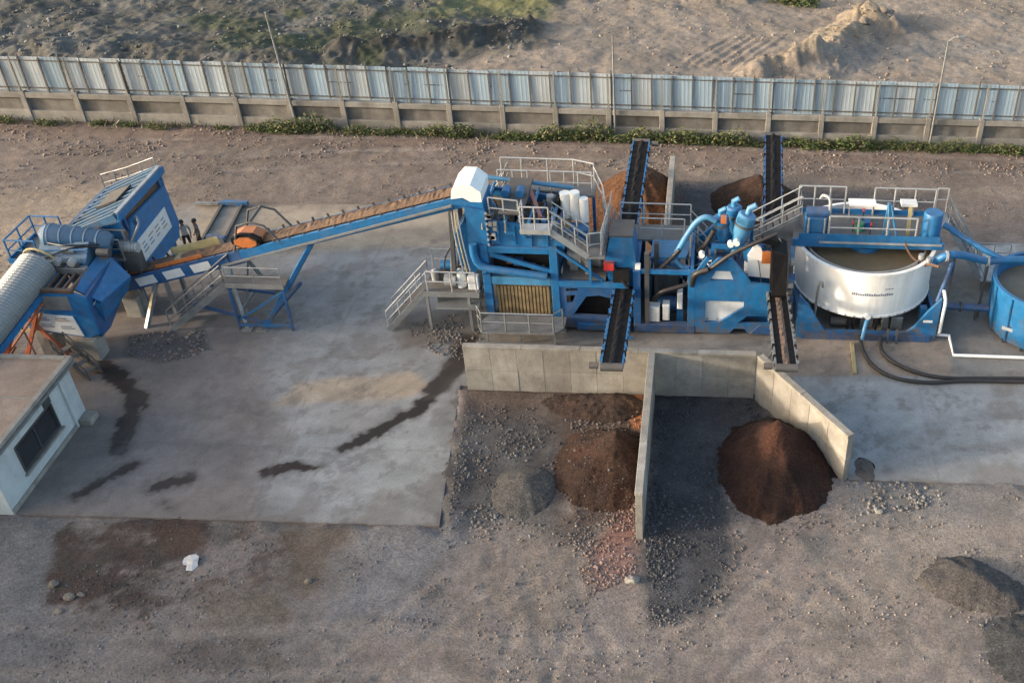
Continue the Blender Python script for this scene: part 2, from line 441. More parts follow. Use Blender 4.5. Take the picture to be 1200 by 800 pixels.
def stairs(a, b, width, parent, side=(0, 1, 0), n=None, rail=True, mat='galv', rails_mat='galv_light', hr=1.0):
    """open-tread stair flight from the foot a to the top b; side = direction of its width"""
    a = Vector(a); b = Vector(b); s = Vector(side).normalized()*width
    n = n or max(4, int(round((b.z-a.z)/0.21)))
    MB().beam(a+s, b+s, 0.07, 0.26).obj('stair_stringer', mat, parent)
    o = MB().beam(a, b, 0.07, 0.26).obj('stair_stringer', mat, parent)
    run = Vector((b.x-a.x, b.y-a.y, 0)).normalized()*0.13
    for k in range(1, n+1):
        c = a+(b-a)*(k/(n+0.5))
        q = [c-run+s*0.03, c+run+s*0.03, c+run+s*0.97, c-run+s*0.97]
        MB().add(q+[v+Vector((0, 0, 0.045)) for v in q], [(0,3,2,1),(4,5,6,7),(0,1,5,4),(1,2,6,5),(2,3,7,6),(3,0,4,7)]).obj('tread', 'grating', o)
    if rail:
        for e in (Vector((0, 0, 0)), s):
            h = MB(); h.tube([a+e+Vector((0,0,0.1)), a+e+Vector((0,0,hr)), b+e+Vector((0,0,hr)), b+e+Vector((0,0,0.05))], 0.033, 6)
            h.tube([a+e+Vector((0,0,hr*0.52)), b+e+Vector((0,0,hr*0.52))], 0.026, 6)
            hh = h.obj('handrail', rails_mat, parent, True)
            for t in (0.33, 0.67):
                q = a+(b-a)*t+e
                MB().tube([q, q+Vector((0, 0, hr))], 0.028, 6).obj('post', rails_mat, hh)
    return o
def set_col(me, col):
    at = me.color_attributes.new('col', 'FLOAT_COLOR', 'POINT')
    at.data.foreach_set('color', np.ascontiguousarray(col, dtype=np.float32).ravel())
def grid_mesh(name, X, Y, Z, col, mat):
    ny, nx = X.shape
    me = bpy.data.meshes.new(name)
    n = nx*ny
    me.vertices.add(n)
    me.vertices.foreach_set('co', np.stack([X, Y, Z], -1).astype(np.float32).ravel())
    idx = np.arange(n).reshape(ny, nx)
    q = np.stack([idx[:-1, :-1], idx[:-1, 1:], idx[1:, 1:], idx[1:, :-1]], -1).reshape(-1, 4)
    me.loops.add(q.size); me.loops.foreach_set('vertex_index', q.ravel().astype(np.int32))
    me.polygons.add(len(q)); me.polygons.foreach_set('loop_start', np.arange(0, q.size, 4, dtype=np.int32))
    me.polygons.foreach_set('use_smooth', np.ones(len(q), bool))
    me.update(calc_edges=True)
    set_col(me, col.reshape(-1, 4))
    me.materials.append(MATS[mat])
    o = bpy.data.objects.new(name, me); COL.objects.link(o)
    return o
def mixc(C, m_, col, wet=None):
    m_ = m_[..., None]
    C[..., :3] = C[..., :3]*(1-m_)+np.array(col)*m_
    if wet is not None: C[..., 3:] = C[..., 3:]*(1-m_)+wet*m_
    return C
# ------------------------------------------------------------------ ground: one sheet, fine where the photograph looks
def axis_coords(a, b, step, far):
    c = list(np.arange(a, b+1e-6, step)); lo = []; hi = []
    s = step
    x = a
    while x > -far: s *= 1.35; x -= s; lo.append(x)
    s = step; x = b
    while x < far: s *= 1.35; x += s; hi.append(x)
    return np.array(lo[::-1]+c+hi)
gx = axis_coords(-54.0, 27.0, 0.12, 700); gyv = axis_coords(16.0, 86.0, 0.12, 700)
GX, GYY = np.meshgrid(gx, gyv)
x, y = GX, GYY
BAYL = [(-9.9, 33.5), (-2.1, 33.5), (-2.0, 25.2), (-8.6, 25.6)]
BAYR = [(-2.0, 33.5), (2.2, 33.5), (5.3, 28.7), (4.5, 26.6), (0.6, 24.0), (-2.6, 23.5)]
fb1 = fbm(x, y, 0.25, 11, 5, 0.55); fb2 = fbm(x, y, 1.1, 21, 5, 0.6); fb3 = fbm(x, y, 3.1, 31, 3, 0.6)
C = np.zeros(x.shape+(4,)); C[..., :3] = (0.205, 0.168, 0.147)
# general drift between greyer grit and browner silt
mixc(C, sstep(0.42, 0.62, fb1)*0.6, (0.160, 0.140, 0.128))
mixc(C, sstep(0.5, 0.68, fb2)*0.5, (0.235, 0.198, 0.162))
mixc(C, sstep(0.52, 0.64, fbm(x, y, 0.55, 15, 5, .65))*0.5, (0.112, 0.095, 0.082))
# strip between slab and fence
strip = sstep(46.5, 48.5, y+(fb2-.5)*2)*(1-sstep(57, 58, y))
mixc(C, strip*0.8, (0.170, 0.135, 0.110))
mixc(C, strip*sstep(0.45, 0.7, fb2)*0.6, (0.15, 0.120, 0.098))
mixc(C, strip*sstep(53.6, 56.2, y+(fb2-.5)*3)*0.6, (0.165, 0.118, 0.098))
mixc(C, pmask(x, y, [(-39.45, 47.74), (-28.77, 49.78), (-27.21, 40.43), (-32.28, 35.57)], 1.2, 1.2)*0.6, (0.30, 0.235, 0.165))
mixc(C, lmask(x, y, [(-10.98, 52.74), (-3.4, 53.22), (7.98, 52.04), (19.57, 51.3)], 0.5, 0.6, 0.7)*0.35, (0.29, 0.235, 0.18))
# beyond the fence: rubble dump left, worn earth right
far = sstep(57.2, 58.2, y)
dump = pmask(x, y, [(-120, 57), (-20.37, 65.71), (-15.95, 68.96), (-11.56, 70.84), (-14.61, 75.03), (-7.78, 82.06), (-18.18, 96.91), (-120, 120)], 1.2, 2.0, 0.3)
mixc(C, far*0.9, (0.275, 0.228, 0.182))
mixc(C, far*sstep(0.45, 0.65, fb1)*0.7, (0.215, 0.185, 0.152))
mixc(C, far*dump, (0.082, 0.080, 0.070))
mixc(C, far*dump*sstep(0.42, 0.6, fbm(x, y, 0.5, 77))*0.6, (0.135, 0.132, 0.122))
gr = pmask(x, y, [(-33.78, 65.69), (-21.61, 66.18), (-16.59, 72.36), (-13.04, 81.59), (-24.35, 84.64), (-32.96, 79.84), (-38.31, 73.93)], 2.0, 2.5, 0.3)
mixc(C, far*gr*sstep(0.40, 0.58, fbm(x, y, 0.4, 99))*0.75, (0.062, 0.072, 0.036))
mixc(C, far*pmask(x, y, [(-19.67, 75.48), (-12.28, 76.1), (-11.97, 83.69), (-22.56, 82.74)], 1.5, 1.5)*0.6, (0.18, 0.18, 0.07))
mixc(C, far*lmask(x, y, [(-25.11, 68.56), (-19.71, 70.2), (-15.64, 72.12), (-13.21, 73.96)], 1.1, 0.7, 0.8)*0.75, (0.05, 0.047, 0.042))
mixc(C, far*lmask(x, y, [(6.64, 68.31), (13.41, 71.54), (25.94, 73.79)], 1.3, 1.6, 1.0)*0.5, (0.20, 0.195, 0.185))
mixc(C, far*pmask(x, y, [(3.16, 67.18), (7.59, 73.64), (11.18, 78.95), (11.98, 74.66), (7.22, 68.35)], 0.8, 0.8)*0.7, (0.315, 0.25, 0.175))
# left bay: dark grit, reddish fines and a painted sun spot by the divider
bl = pmask(x, y, [(-9.9, 33.5), (-2.0, 33.5), (-2.0, 25.4), (-4.5, 25.2), (-6.5, 26.4), (-9.2, 25.6)], 0.35, 0.5)
mixc(C, bl*0.97, (0.066, 0.060, 0.057))
mixc(C, bl*sstep(0.46, 0.62, fb2)*0.6, (0.112, 0.103, 0.097))
mixc(C, bl*sstep(31.2, 32.8, y)*0.7, (0.12, 0.085, 0.068))
mixc(C, pmask(x, y, [(-6.0, 33.4), (-2.1, 33.4), (-2.0, 25.0), (-3.6, 24.4), (-4.8, 26.4)], 0.5, 0.7)*0.6, (0.095, 0.060, 0.045))
mixc(C, pmask(x, y, [(-3.8, 25.1), (-2.18, 28.55), (-2.03, 24.39), (-3.32, 23.23)], 0.35, 0.5)*0.7, (0.24, 0.13, 0.105))
mixc(C, pmask(x, y, [(-3.03, 33.94), (-2.39, 33.97), (-2.33, 31.42), (-2.71, 31.4)], 0.15, 0.25)*0.85, (0.36, 0.14, 0.055))  # sunlit spot beside the divider, painted as orange ground
# right bay: slate-coloured grit trailing out
mixc(C, pmask(x, y, [(-2.0, 33.5), (2.2, 33.5), (3.4, 31.5), (1.2, 28.5), (1.26, 25.3), (0.41, 22.31), (-1.26, 22.07), (-2.02, 25.17), (-1.9, 25.6)], 0.35, 0.55)*0.96, (0.048, 0.048, 0.051))
mixc(C, pmask(x, y, [(-2.0, 33.5), (2.2, 33.5), (3.4, 31.5), (1.2, 28.5), (1.26, 25.3), (0.41, 22.31), (-1.26, 22.07), (-2.02, 25.17), (-1.9, 25.6)], 0.35, 0.55)*sstep(0.5, 0.66, fb2)*0.5, (0.066, 0.066, 0.069))
# rear bays behind the plant
mixc(C, pmask(x, y, [(-2.0, 51.2), (12.5, 50.8), (11.0, 46.0), (-2.0, 44.5)], 0.6, 0.8)*0.85, (0.085, 0.08, 0.078))  # shadow of the rear divider painted into the ground colour
mixc(C, pmask(x, y, [(-8.5, 50.5), (-2.0, 51.5), (-2.0, 44.5), (-8.5, 45.0)], 0.8, 1.0)*0.8, (0.22, 0.125, 0.07))
# foreground left: grey grit and wet brown soil
mixc(C, pmask(x, y, [(-26.89, 25.38), (-22.69, 25.96), (-20.75, 24.43), (-21.08, 22.21), (-19.03, 20.27), (-22.48, 18.03)], 0.8, 0.9)*0.7, (0.125, 0.122, 0.122))
brown = pmask(x, y, [(-22.01, 25.5), (-17.76, 25.91), (-16.99, 24.58), (-17.62, 23.6), (-17.88, 22.68), (-17.33, 21.15), (-19.53, 21.3), (-21.35, 22.2), (-21.62, 23.83)], 0.2, 0.9, 1.3)
brown = brown*(0.25+0.75*sstep(0.38, 0.52, fbm(x, y, 0.75, 93, 5, .68)))
mixc(C, brown*0.95, (0.060, 0.040, 0.031), 0.1)
blot = pmask(x, y, [(-22.19, 24.38), (-16.83, 25.7), (-11.46, 25.92), (-11.24, 22.93), (-12.29, 19.26), (-16.01, 18.84), (-17.47, 20.98), (-20.73, 21.53)], 1.0, 1.0, 0.6)*sstep(0.53, 0.63, fbm(x, y, 0.8, 95, 5, .68))
mixc(C, blot*0.75, (0.085, 0.060, 0.047))
mixc(C, brown*sstep(0.46, 0.6, fb2)*0.55, (0.055, 0.050, 0.040))
mixc(C, pmask(x, y, [(-19.5, 25.6), (-17.76, 25.91), (-17.05, 24.58), (-17.98, 23.78)], 0.25, 0.4)*0.6, (0.085, 0.047, 0.033), 0.2)
mixc(C, pmask(x, y, [(-14.58, 25.27), (-11.91, 25.9), (-12.26, 24), (-12.95, 22.51), (-13.88, 23.19)], 0.3, 0.9, 1.2)*0.75, (0.12, 0.09, 0.066))
mixc(C, pmask(x, y, [(-16.49, 22.73), (-15, 23.15), (-13.41, 21.8), (-12.91, 19.55), (-14.55, 20.43), (-15.86, 21.71)], 0.3, 1.0, 1.2)*0.65, (0.125, 0.096, 0.072))
mixc(C, pmask(x, y, [(-16.87, 20.84), (-15.53, 21.21), (-14.86, 19.18), (-15.88, 19.14)], 0.35, 0.6)*0.65, (0.105, 0.072, 0.062))
mixc(C, pmask(x, y, [(-13.69, 19.52), (-12.97, 20.49), (-10.84, 19.62), (-10.74, 18.43), (-13.26, 18.34)], 0.35, 0.6)*0.6, (0.12, 0.088, 0.066))
mixc(C, pmask(x, y, [(-17.04, 25.45), (-16.6, 25.71), (-16.06, 24.93), (-16.44, 24.52)], 0.15, 0.2)*0.7, (0.10, 0.095, 0.085))
mixc(C, pmask(x, y, [(-11.97, 25.57), (-8.46, 26.04), (-8.64, 23.39), (-8.63, 21.46), (-10.71, 21.06), (-12.97, 20.49), (-11.9, 23.27)], 0.9, 0.9)*0.62, (0.160, 0.160, 0.166))
mixc(C, pmask(x, y, [(-7.64, 24.95), (-3.91, 26.1), (-3.32, 23.23), (-6.97, 21.36)], 0.9, 0.9)*0.4, (0.155, 0.125, 0.10))
mixc(C, pmask(x, y, [(-23.58, 20.76), (-15.19, 21.39), (-11.11, 20.55), (-9.75, 17.61), (-21.5, 17.22)], 1.2, 0.9)*0.35, (0.15, 0.138, 0.13))
# foreground right
mixc(C, pmask(x, y, [(5.28, 28.59), (14.11, 28.68), (13.67, 27.01), (5.57, 26.6)], 0.5, 0.5)*0.6, (0.160, 0.155, 0.148))
mixc(C, pmask(x, y, [(5.86, 26.49), (8.85, 26), (7.51, 21.22), (3.91, 20.45), (2.39, 23.08)], 1.4, 1.2)*0.5, (0.265, 0.222, 0.182))
mixc(C, pmask(x, y, [(6.5, 26.73), (13.89, 27.88), (12.55, 22.75), (8.73, 21.93), (6.39, 23.23)], 1.2, 1.0)*0.5, (0.255, 0.215, 0.178))
mixc(C, pmask(x, y, [(3.53, 25.87), (4.67, 26.16), (4.66, 24.84), (3.89, 24.43)], 0.2, 0.35)*0.5, (0.095, 0.105, 0.105))
mixc(C, pmask(x, y, [(9.27, 22.46), (10.19, 22.95), (12.83, 23.84), (11.38, 18.31), (10.18, 19.73), (9.47, 20.8)], 0.2, 0.25)*0.9, (0.048, 0.053, 0.056), 0.1)
# worn wheel tracks: pairs of paler, smoother bands with darker churned shoulders
TRACK = np.zeros(x.shape)
for pts_ in ([(-11.5, 18.4), (-9.41, 21.27), (-6.99, 24.58), (-5.56, 27.08)], [(-5.43, 18.61), (-4.88, 22.11), (-4.84, 25.06), (-3.97, 26.72)], [(-1.34, 18.75), (1.8, 22.01), (4.23, 25.02), (5.93, 27.12)], [(-22.68, 20.14), (-16.79, 20.03), (-10.58, 20.57), (-2.99, 19.89), (3.93, 20.77), (11.8, 22.04)], [(-40.5, 49.53), (-29.52, 51.57), (-19.71, 53.32), (-6.42, 54.69), (8.24, 54.79), (20.84, 54.34)], [(-42.18, 52.39), (-25.88, 54.5), (-6.54, 55.98)]):
    cv = [(q.x, q.y) for q in curve([(*p_, 0) for p_ in pts_], 6)]
    for off in (-0.85, 0.85):
        o2 = []
        for i, (ax, ay) in enumerate(cv):
            bx, by = cv[min(i+1, len(cv)-1)]; cx_, cy_ = cv[max(i-1, 0)]; ln = math.hypot(bx-cx_, by-cy_)
            o2.append((ax-(by-cy_)/ln*off, ay+(bx-cx_)/ln*off))
        m1 = lmask(x, y, o2, 0.20, 0.14, 0.22, 0.9, 71)*sstep(0.36, 0.58, fbm(x, y, 0.35, 73, 4))
        m2 = lmask(x, y, o2, 0.42, 0.2, 0.3, 1.2, 75)*sstep(0.36, 0.58, fbm(x, y, 0.35, 73, 4))
        mixc(C, m2*0.22, (0.115, 0.098, 0.087)); mixc(C, m1*0.42, (0.262, 0.222, 0.192))
        TRACK = TRACK-0.022*m1+0.02*np.clip(m2-m1, 0, 1)
# relief
Z = (fb2-0.5)*0.07+(fb3-0.5)*0.05
rut = 0
for (ax, ay), (bx, by) in [((-8.91, 22.66), (-4.82, 26.06)), ((-7.82, 21.49), (-4.14, 25.48)), ((-7.2, 24.97), (-5.62, 19.8)), ((-5.87, 25.02), (-4.53, 19.53)), ((-3.57, 22.86), (-2.44, 19.6)), ((1.82, 23.42), (4.03, 22.09)), ((3.35, 25.38), (5.46, 22.49))]:
    ex, ey = bx-ax, by-ay; ln = math.hypot(ex, ey); ex /= ln; ey /= ln
    s_ = (x-ax)*ex+(y-ay)*ey; d_ = (x-ax)*-ey+(y-ay)*ex+(fbm(x, y, 0.35, 61)-.5)*1.0
    env = sstep(-0.8, 0.8, s_)*(1-sstep(ln-0.8, ln+0.8, s_))
    rut = rut+env*sstep(0.3, 0.6, fbm(x, y, 0.9, 67))*(np.exp(-((np.abs(d_)-0.42)/0.10)**2)*0.025-np.exp(-(d_/0.26)**2)*0.02)
    mixc(C, env*np.exp(-(d_/0.26)**2)*0.2*sstep(0.35, 0.6, fb2), (0.13, 0.108, 0.09))
Z = Z+rut+TRACK
# keep the yard level under the slabs and walls
level = poly_dist(x, y, [(-30, 25.6), (-9.0, 25.6), (-10.2, 33.6), (2.0, 33.6), (5.4, 28.6), (40, 28.5), (40, 48.3), (-30, 48.3)])
inb = sstep(-0.6, 0.3, level)
edge = 0.05+(fbm(x, y, 1.3, 91, 4, .65)-0.55)*0.30-level*0.22          # grit banked unevenly against the slab edges
front = (y < 33.4) & (level > -1.2)
Z = np.where(front & (x > -30) & (x < 30), np.clip(np.maximum(Z*(1-sstep(-1.2, -0.2, level))+sstep(-1.2, -0.2, level)*np.minimum(edge, 0.09), -0.05), -0.05, 0.12), Z*(1-inb)-0.05*inb)
Z = Z+far*((fbm(x, y, 0.16, 41, 4, .55)-0.45)*(0.5+0.9*dump)+dump*(fbm(x, y, 0.9, 43, 4, .6)-0.5)*0.55+(fbm(x, y, 0.9, 45, 4, .6)-0.5)*0.25)
def ridge(pts, w, h, seed, lump=0.5):
    d = np.full(x.shape, 1e9)
    for (x0, y0), (x1, y1) in zip(pts[:-1], pts[1:]):
        ex, ey = x1-x0, y1-y0
        t = np.clip(((x-x0)*ex+(y-y0)*ey)/(ex*ex+ey*ey), 0, 1)
        d = np.minimum(d, np.hypot(x-x0-t*ex, y-y0-t*ey))
    d = d+(fbm(x, y, 0.9, seed, 4, .6)-.5)*w*lump*2
    return h*np.clip(1-d/w, 0, 1)**0.9*(0.75+0.5*fbm(x, y, 1.6, seed+3))
Z = Z+ridge([(2.59, 66.85), (4.04, 67.82), (6.7, 69.2)], 1.3, 0.9, 51)+ridge([(6.97, 68.92), (8.99, 72.14), (11.28, 76.82)], 2.6, 1.0, 53, 0.3)+ridge([(11.22, 76.29), (13, 75.41)], 1.2, 0.9, 55)
Z = Z+ridge([(-25.03, 68.26), (-19.57, 69.6), (-15.29, 71.82), (-13.16, 73.63)], 1.6, 1.0, 57)+ridge([(-45.1, 67.01), (-37.28, 67.31), (-28.57, 66.81)], 2.4, 0.6, 59)+ridge([(-9.2, 82.92), (1.52, 81.89)], 2.0, 0.8, 63)
# tracks on the worn earth beyond the fence
for k in range(6):
    ax, ay = (-1.99, 68.1); ax += k*0.75
    d_ = (x-ax)*0.86-(y-ay)*0.5
    s_ = (x-ax)*0.5+(y-ay)*0.86
    env = far*sstep(-1, .5, s_)*(1-sstep(5.5, 7.5, s_))
    Z = Z+env*np.exp(-(d_/0.18)**2)*0.07
Z = np.where((np.abs(x) > 60) | (y > 95) | (y < 10), Z*0.3, Z)
C[..., :3] *= np.where(far > 0.5, 0.88, 1.0)[..., None]*(0.68+0.64*fbm(x, y, 0.42, 17, 5, .7))[..., None]
GROUND_Z = Z; GROUND_C = C[..., :3].copy()
ground = grid_mesh('ground', x, y, Z, C, 'ground')
ground['kind'] = 'structure'
def gz(px, py):
    i = int(np.clip(np.searchsorted(gx, px), 1, len(gx)-1)); j = int(np.clip(np.searchsorted(gyv, py), 1, len(gyv)-1))
    return float(GROUND_Z[j, i])

# ------------------------------------------------------------------ concrete slabs
SLAB = 0.05
def slab_patch(name, c4, step, paint_fn):
    (ax, ay), (bx, by), (cx_, cy_), (dx, dy) = c4
    n = int(max(math.hypot(bx-ax, by-ay), math.hypot(cx_-dx, cy_-dy))/step)+2
    mm = int(max(math.hypot(dx-ax, dy-ay), math.hypot(cx_-bx, cy_-by))/step)+2
    u, v = np.meshgrid(np.linspace(0, 1, n), np.linspace(0, 1, mm))
    X = ax*(1-u)*(1-v)+bx*u*(1-v)+cx_*u*v+dx*(1-u)*v
    Y = ay*(1-u)*(1-v)+by*u*(1-v)+cy_*u*v+dy*(1-u)*v
    Zz = np.full(X.shape, SLAB)+(fbm(X, Y, 0.5, 71)-.5)*0.012
    # skirt
    X = np.pad(X, 1, mode='edge'); Y = np.pad(Y, 1, mode='edge'); Zz = np.pad(Zz, 1, mode='constant', constant_values=-0.12)
    Cc = np.zeros(X.shape+(4,)); Cc[..., :3] = (0.25, 0.235, 0.215)
    paint_fn(Cc, X, Y)
    o = grid_mesh(name, X, Y, Zz, Cc, 'slab_concrete')
    o.data.polygons.foreach_set('use_smooth', np.zeros(len(o.data.polygons), bool))
    o['kind'] = 'structure'
    return o
def paint_slab(Cc, X, Y):
    f1 = fbm(X, Y, 0.3, 81, 5, .6); f2 = fbm(X, Y, 1.4, 83, 5, .6); f3 = fbm(X*0.35, Y*1.6, 0.8, 85, 4, .6)
    # left: dusty brown with hopper shade painted in; middle: paler grey zone
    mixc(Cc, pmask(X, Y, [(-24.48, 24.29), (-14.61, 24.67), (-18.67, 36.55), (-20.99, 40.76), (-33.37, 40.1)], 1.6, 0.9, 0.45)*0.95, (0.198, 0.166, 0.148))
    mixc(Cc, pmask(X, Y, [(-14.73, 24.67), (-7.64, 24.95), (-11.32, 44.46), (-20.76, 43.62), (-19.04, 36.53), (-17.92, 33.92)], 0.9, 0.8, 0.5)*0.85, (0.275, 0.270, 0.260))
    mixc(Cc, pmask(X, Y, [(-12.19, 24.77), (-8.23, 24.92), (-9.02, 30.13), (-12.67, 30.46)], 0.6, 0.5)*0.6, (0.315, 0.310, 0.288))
    mixc(Cc, pmask(X, Y, [(-18.86, 43.57), (-11.27, 44.15), (-11.89, 49.87), (-24.69, 48.63), (-26.53, 47.62), (-25.2, 42.75)], 0.4, 0.5)*0.75, (0.335, 0.270, 0.195))  # sunlit strip at the rear, painted as a warmer slab colour
    mixc(Cc, pmask(X, Y, [(-17.13, 32.04), (-16.85, 33.58), (-12.28, 34.35), (-11.34, 33.39), (-12.67, 32.41)], 0.3, 0.45, 0.6)*0.8, (0.37, 0.28, 0.19))  # patch of low sun painted into the slab colour
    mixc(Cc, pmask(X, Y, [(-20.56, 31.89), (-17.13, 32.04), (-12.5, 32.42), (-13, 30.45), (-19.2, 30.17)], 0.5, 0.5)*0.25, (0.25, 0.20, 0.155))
    # right of the bays
    mixc(Cc, pmask(X, Y, [(3.83, 34.83), (10.69, 35.15), (15.44, 35.15), (13.57, 27.87), (4.4, 27.49)], 0.1, 0.06)*0.85, (0.300, 0.308, 0.305))
    mixc(Cc, pmask(X, Y, [(3.77, 37.47), (10.5, 37.8), (10.7, 35.21), (3.65, 34.88)], 0.08, 0.05)*0.8, (0.295, 0.232, 0.18))
    mixc(Cc, pmask(X, Y, [(11.97, 44.8), (15.66, 44.22), (15.9, 35.52), (10.81, 35.22), (10.46, 37.99)], 0.2, 0.1)*0.7, (0.17, 0.165, 0.155))
    mixc(Cc, pmask(X, Y, [(10.76, 42.45), (13.24, 42.58), (12.89, 40.77), (10.48, 40.65)], 0.4, 0.3)*0.6, (0.30, 0.26, 0.20))
    mixc(Cc, pmask(X, Y, [(12.93, 47.92), (19.7, 48.31), (18.69, 44.55), (13.56, 44.26)], 0.1, 0.1)*0.8, (0.36, 0.37, 0.355))
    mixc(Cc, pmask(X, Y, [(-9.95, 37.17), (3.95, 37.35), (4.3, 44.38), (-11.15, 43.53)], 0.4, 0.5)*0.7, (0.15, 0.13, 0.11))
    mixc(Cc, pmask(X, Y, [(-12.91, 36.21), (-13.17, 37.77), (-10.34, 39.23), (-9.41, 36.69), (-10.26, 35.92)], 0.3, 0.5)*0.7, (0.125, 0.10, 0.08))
    # mottling and streaks
    k = (0.70+0.60*f1)*(0.80+0.40*f2)*(0.85+0.30*f3)
    Cc[..., :3] *= k[..., None]*0.93
    mixc(Cc, sstep(0.55, 0.68, fbm(X, Y, 0.55, 87, 5, .65))*0.45, (0.165, 0.135, 0.115))
    mixc(Cc, sstep(0.58, 0.66, fbm(X, Y, 1.7, 89, 5, .7))*0.4, (0.12, 0.105, 0.095))
    # dust and grit drifting on from the yard edges
    mixc(Cc, pmask(X, Y, [(-29.28, 32.83), (-25.86, 35.88), (-19.69, 37.12), (-20.28, 33.81), (-22.68, 32.05), (-22.58, 25.15), (-24.48, 24.29)], 1.0, 0.8)*0.3, (0.125, 0.108, 0.097))
    mixc(Cc, pmask(X, Y, [(-24.92, 36.24), (-21.9, 37.01), (-20.95, 35.52), (-22.65, 34.38), (-24.31, 34.88)], 0.2, 0.4)*0.8, (0.082, 0.072, 0.068))
    # spilled slurry
    dk = (0.026, 0.021, 0.018)
    for pts_, w_, sd_, c_ in (([(-10.32, 36.77), (-10.38, 34.85), (-10.86, 33.41), (-11.36, 31.94), (-12.3, 30.97), (-13.75, 29.59)], 0.26, 9, dk), ([(-10.3, 36.65), (-10.46, 34.56), (-11.03, 33.24)], 0.42, 10, (0.045, 0.036, 0.03)),
            ([(-25.1, 34.26), (-23.67, 33.09), (-22.66, 32.16), (-22.29, 30.28), (-22.11, 29.18)], 0.36, 19, (0.024, 0.018, 0.015)), ([(-21.22, 28.42), (-21.81, 27.63), (-22.47, 26.73)], 0.17, 23, (0.035, 0.027, 0.023)),
            ([(-19.83, 27.27), (-19.32, 27.69), (-18.85, 27.84)], 0.24, 29, (0.045, 0.034, 0.029)), ([(-16.13, 28.18), (-15.21, 28.59), (-14.4, 28.53)], 0.20, 31, (0.032, 0.022, 0.018)), ([(-19.19, 26.48), (-19.01, 26.28)], 0.10, 37, (0.05, 0.045, 0.04))):
        damp = lmask(X, Y, pts_, w_+0.16, 0.16, 0.34, 2.4, sd_)
        mixc(Cc, damp*0.5, (0.085, 0.068, 0.057), 0.05)
        mixc(Cc, lmask(X, Y, pts_, w_, 0.035, 0.30, 2.4, sd_)*0.96, c_, 0.2)
    mixc(Cc, lmask(X, Y, [(-22.98, 27.14), (-21.8, 28.63), (-22.71, 33.69)], 0.6, 0.6, 0.7, seed=39)*0.25, (0.12, 0.10, 0.088))
    # grit washed over the slab in front of the bays
    for pts_, sd_, c_ in (([(-9.0, 25.9), (-9.9, 33.4)], 47, (0.12, 0.11, 0.10)), ([(-26.4, 25.56), (-9.16, 25.77)], 48, (0.15, 0.128, 0.112)), ([(5.29, 28.77), (14.08, 28.59)], 49, (0.155, 0.145, 0.135)), ([(-27.83, 47.54), (-11.64, 48.51)], 50, (0.19, 0.15, 0.118))):
        mixc(Cc, lmask(X, Y, pts_, 0.10, 0.12, 0.55, 1.6, sd_)*0.9, c_)
        mixc(Cc, lmask(X, Y, pts_, 0.7, 0.7, 0.7, 0.9, sd_+20)*0.45, c_)
    for v in (-22.0, -16.0, 9.0, 14.0, 19.0): mixc(Cc, lmask(X, Y, [(v, 25), (v, 48)], 0.03, 0.05, 0.0)*0.3, (0.10, 0.09, 0.08))
    for v in (29.6, 40.5): mixc(Cc, lmask(X, Y, [(-28, v), (-9, v)], 0.03, 0.05, 0.0)*0.3, (0.10, 0.09, 0.08))
    for pts_ in ([(-21, 26), (-19, 29), (-15.5, 32), (-12, 36), (-11.5, 44)], [(-19.6, 26), (-17.6, 28.6), (-14.1, 31.3), (-10.8, 35.0)], [(-24, 27), (-20, 28), (-14, 27.6), (-9.5, 26.6)], [(-23.6, 28.6), (-19.6, 29.6), (-13.8, 29.2), (-9.8, 28.3)], [(7, 29.2), (10, 30.6), (16, 31.4), (26, 31.6)], [(7, 30.9), (10, 32.3), (16, 33.0), (26, 33.3)]):
        mixc(Cc, lmask(X, Y, [tuple(q[:2]) for q in curve([(*p_, 0) for p_ in pts_], 5)], 0.16, 0.14, 0.25, 1.2, 55)*0.28, (0.13, 0.115, 0.105))
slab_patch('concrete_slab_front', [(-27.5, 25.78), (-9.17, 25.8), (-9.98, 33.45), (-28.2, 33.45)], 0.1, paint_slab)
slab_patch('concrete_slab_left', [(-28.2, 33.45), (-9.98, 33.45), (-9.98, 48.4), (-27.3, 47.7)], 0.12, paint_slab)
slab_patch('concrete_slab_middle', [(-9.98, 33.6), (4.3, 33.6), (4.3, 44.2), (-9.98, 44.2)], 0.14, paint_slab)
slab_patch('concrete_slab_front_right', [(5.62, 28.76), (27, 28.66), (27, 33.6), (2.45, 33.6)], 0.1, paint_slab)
slab_patch('concrete_slab_right', [(4.3, 33.6), (27, 33.6), (27, 48.0), (4.3, 44.2)], 0.12, paint_slab)

